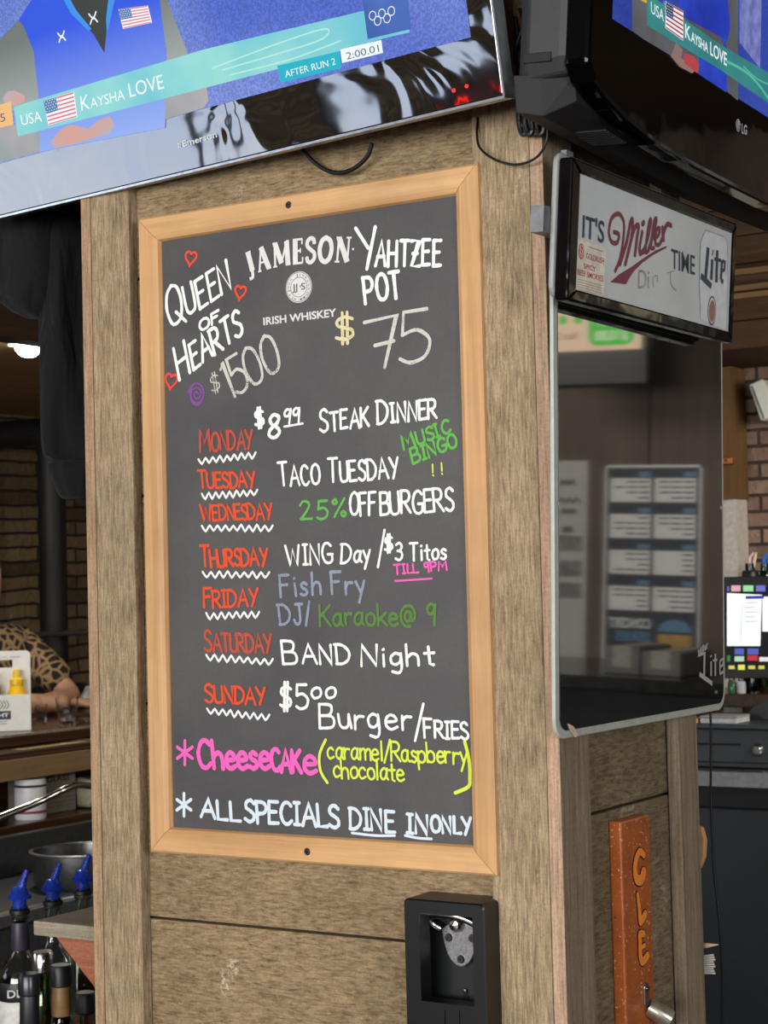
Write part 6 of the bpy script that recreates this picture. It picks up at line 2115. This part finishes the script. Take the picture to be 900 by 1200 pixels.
# soffit, posts and the white box on the wall
sz0 = onY(880, 408, 5.05).z
wmid = wood('soffit_boards', '3a2a1c', '634b33', 'x', 60, 2)
so_ = MB()
nbd = 7
for i in range(nbd):
    z = sz0 + i * (2.75 - sz0) / nbd
    so_.box(-4.0, -1.0, 5.05, 5.54, z + .002, z + (2.75 - sz0) / nbd - .002)
structure(so_, 'trim_13', wmid, (-2, 5.05, sz0))
mb = MB()
for y in (318, 337, 346):
    z = onY(880, y, 5.04).z
    mb.box(-4.0, -1.0, 5.025, 5.05, z - .008, z + .008)
structure(mb, 'trim_14', wood('pale_moulding', '705639', '937552', 'x', 80, 3), (-2, 5.03, sz0))
pL, pR = onY(848, 620, 5.45), onY(863, 620, 5.45)
structure(MB().box(pL.x - .02, pR.x, 5.45, 5.55, 0, onY(855, 585, 5.45).z), 'trim_15', plain('pale_post', 'c2bcb0', .6), (pL.x, 5.45, 0))
pL, pR = onY(846, 480, 5.43), onY(858, 480, 5.43)
structure(MB().box(pL.x - .02, pR.x, 5.43, 5.55, onY(855, 585, 5.45).z, sz0), 'trim_16', wood('brown_post', '5b4128', '86643f', 'z', 80, 3), (pL.x, 5.43, 1.5))
cpz = onY(856, 540, 5.42)
cpp = thing('copper_bracket', 'small copper band on the brown post beside the board edge', 'bracket', V((cpz.x, 5.43, cpz.z)))
MB().box(cpz.x - .03, cpz.x + .012, 5.405, 5.43, cpz.z - .012, cpz.z + .012).build('band', plain('copper', 'c07a48', .3, .8), cpp, bevel=.004)
MB().lathe([(.0001, .004), (.004, .003), (.005, 0)], V((cpz.x - .01, 5.405, cpz.z)), (0, -1, 0), 10).build('screw', M['screw'], cpp)
q = [onY(*p, 5.40) for p in ((877, 451), (891, 444), (918, 480), (904, 492), (892, 493))]
wb2 = thing('white_wall_box', 'white plastic box mounted aslant on the brick wall', 'wall box', V((q[0].x + .03, 5.45, q[4].z)))
c_ = [onY(*p, 5.40) for p in ((877, 451), (893, 443.5), (914, 485), (891, 493.5))]
MB().prism(c_, V((.0, .14, 0))).build('housing', plain('white_plastic', 'dcdfd2', .45, grain=.02), wb2, bevel=.006)
f_ = [onY(*p, 5.398) for p in ((880, 453), (882, 452), (896, 490), (894, 491))]
MB().prism(f_, V((0, .002, 0))).build('front_groove', M['grey'], wb2)

# cord hanging behind the board, tools in the gap
cable('hanging_cord', 'thin black cord hanging down from behind the write-on board past the cash drawer', [onY(q[0], q[1], 3.4) for q in ((829, 790), (833, 850), (833, 930), (836, 1010), (842, 1070), (846, 1130), (846, 1215), (846, 1300))], .0026)
X9 = -1.06


def on_back(x, y): return onY(x, y, 2.72)


hkb = thing('wooden_paddle', 'tan wooden paddle hanging on the far face of the column, edge showing', 'paddle', on_back(822, 990))
p_ = [on_back(*q) for q in ((808, 965), (822, 970), (826, 985), (825, 1005), (820, 1018), (808, 1022))]
MB().prism(p_, V((0, .012, 0))).build('blade', M['pine_v'], hkb, bevel=.002)
MB().box(on_back(812, 940).x - .012, on_back(812, 940).x + .006, 2.722, 2.732, on_back(812, 968).z, on_back(812, 930).z).build('handle', M['pine_v'], hkb, bevel=.002)
bru = thing('pastry_brush', 'pale-bristled brush sticking out behind the column by the cooler', 'brush', on_back(830, 1130))
mb = MB()
for i in range(9):
    a, b_ = on_back(822, 1121 + i * 2.4), on_back(836 + (i % 3), 1119 + i * 2.7)
    mb.tube([a, b_], .0016, 6)
mb.build('bristles', plain('bristle_white', 'cfcbc0', .8), bru)
MB().obox(on_back(800, 1143), on_back(823, 1143) - on_back(800, 1143), V((0, .012, 0)), V((0, 0, .026))).build('handle', M['pine_h'], bru, bevel=.002)
pen = thing('pencil', 'pinkish pointed pencil tip sticking out behind the column above the brush', 'pencil', on_back(826, 1108))
a, b_ = on_back(806, 1109), on_back(828, 1108)
MB().tube([a, b_], .0042, 8).build('shaft', plain('pencil_pink', 'c98a74', .5), pen)
MB().tube([b_, on_back(842, 1107)], [.0042, .0004], 8).build('tip', plain('pencil_tip', 'dcb59c', .6), pen)
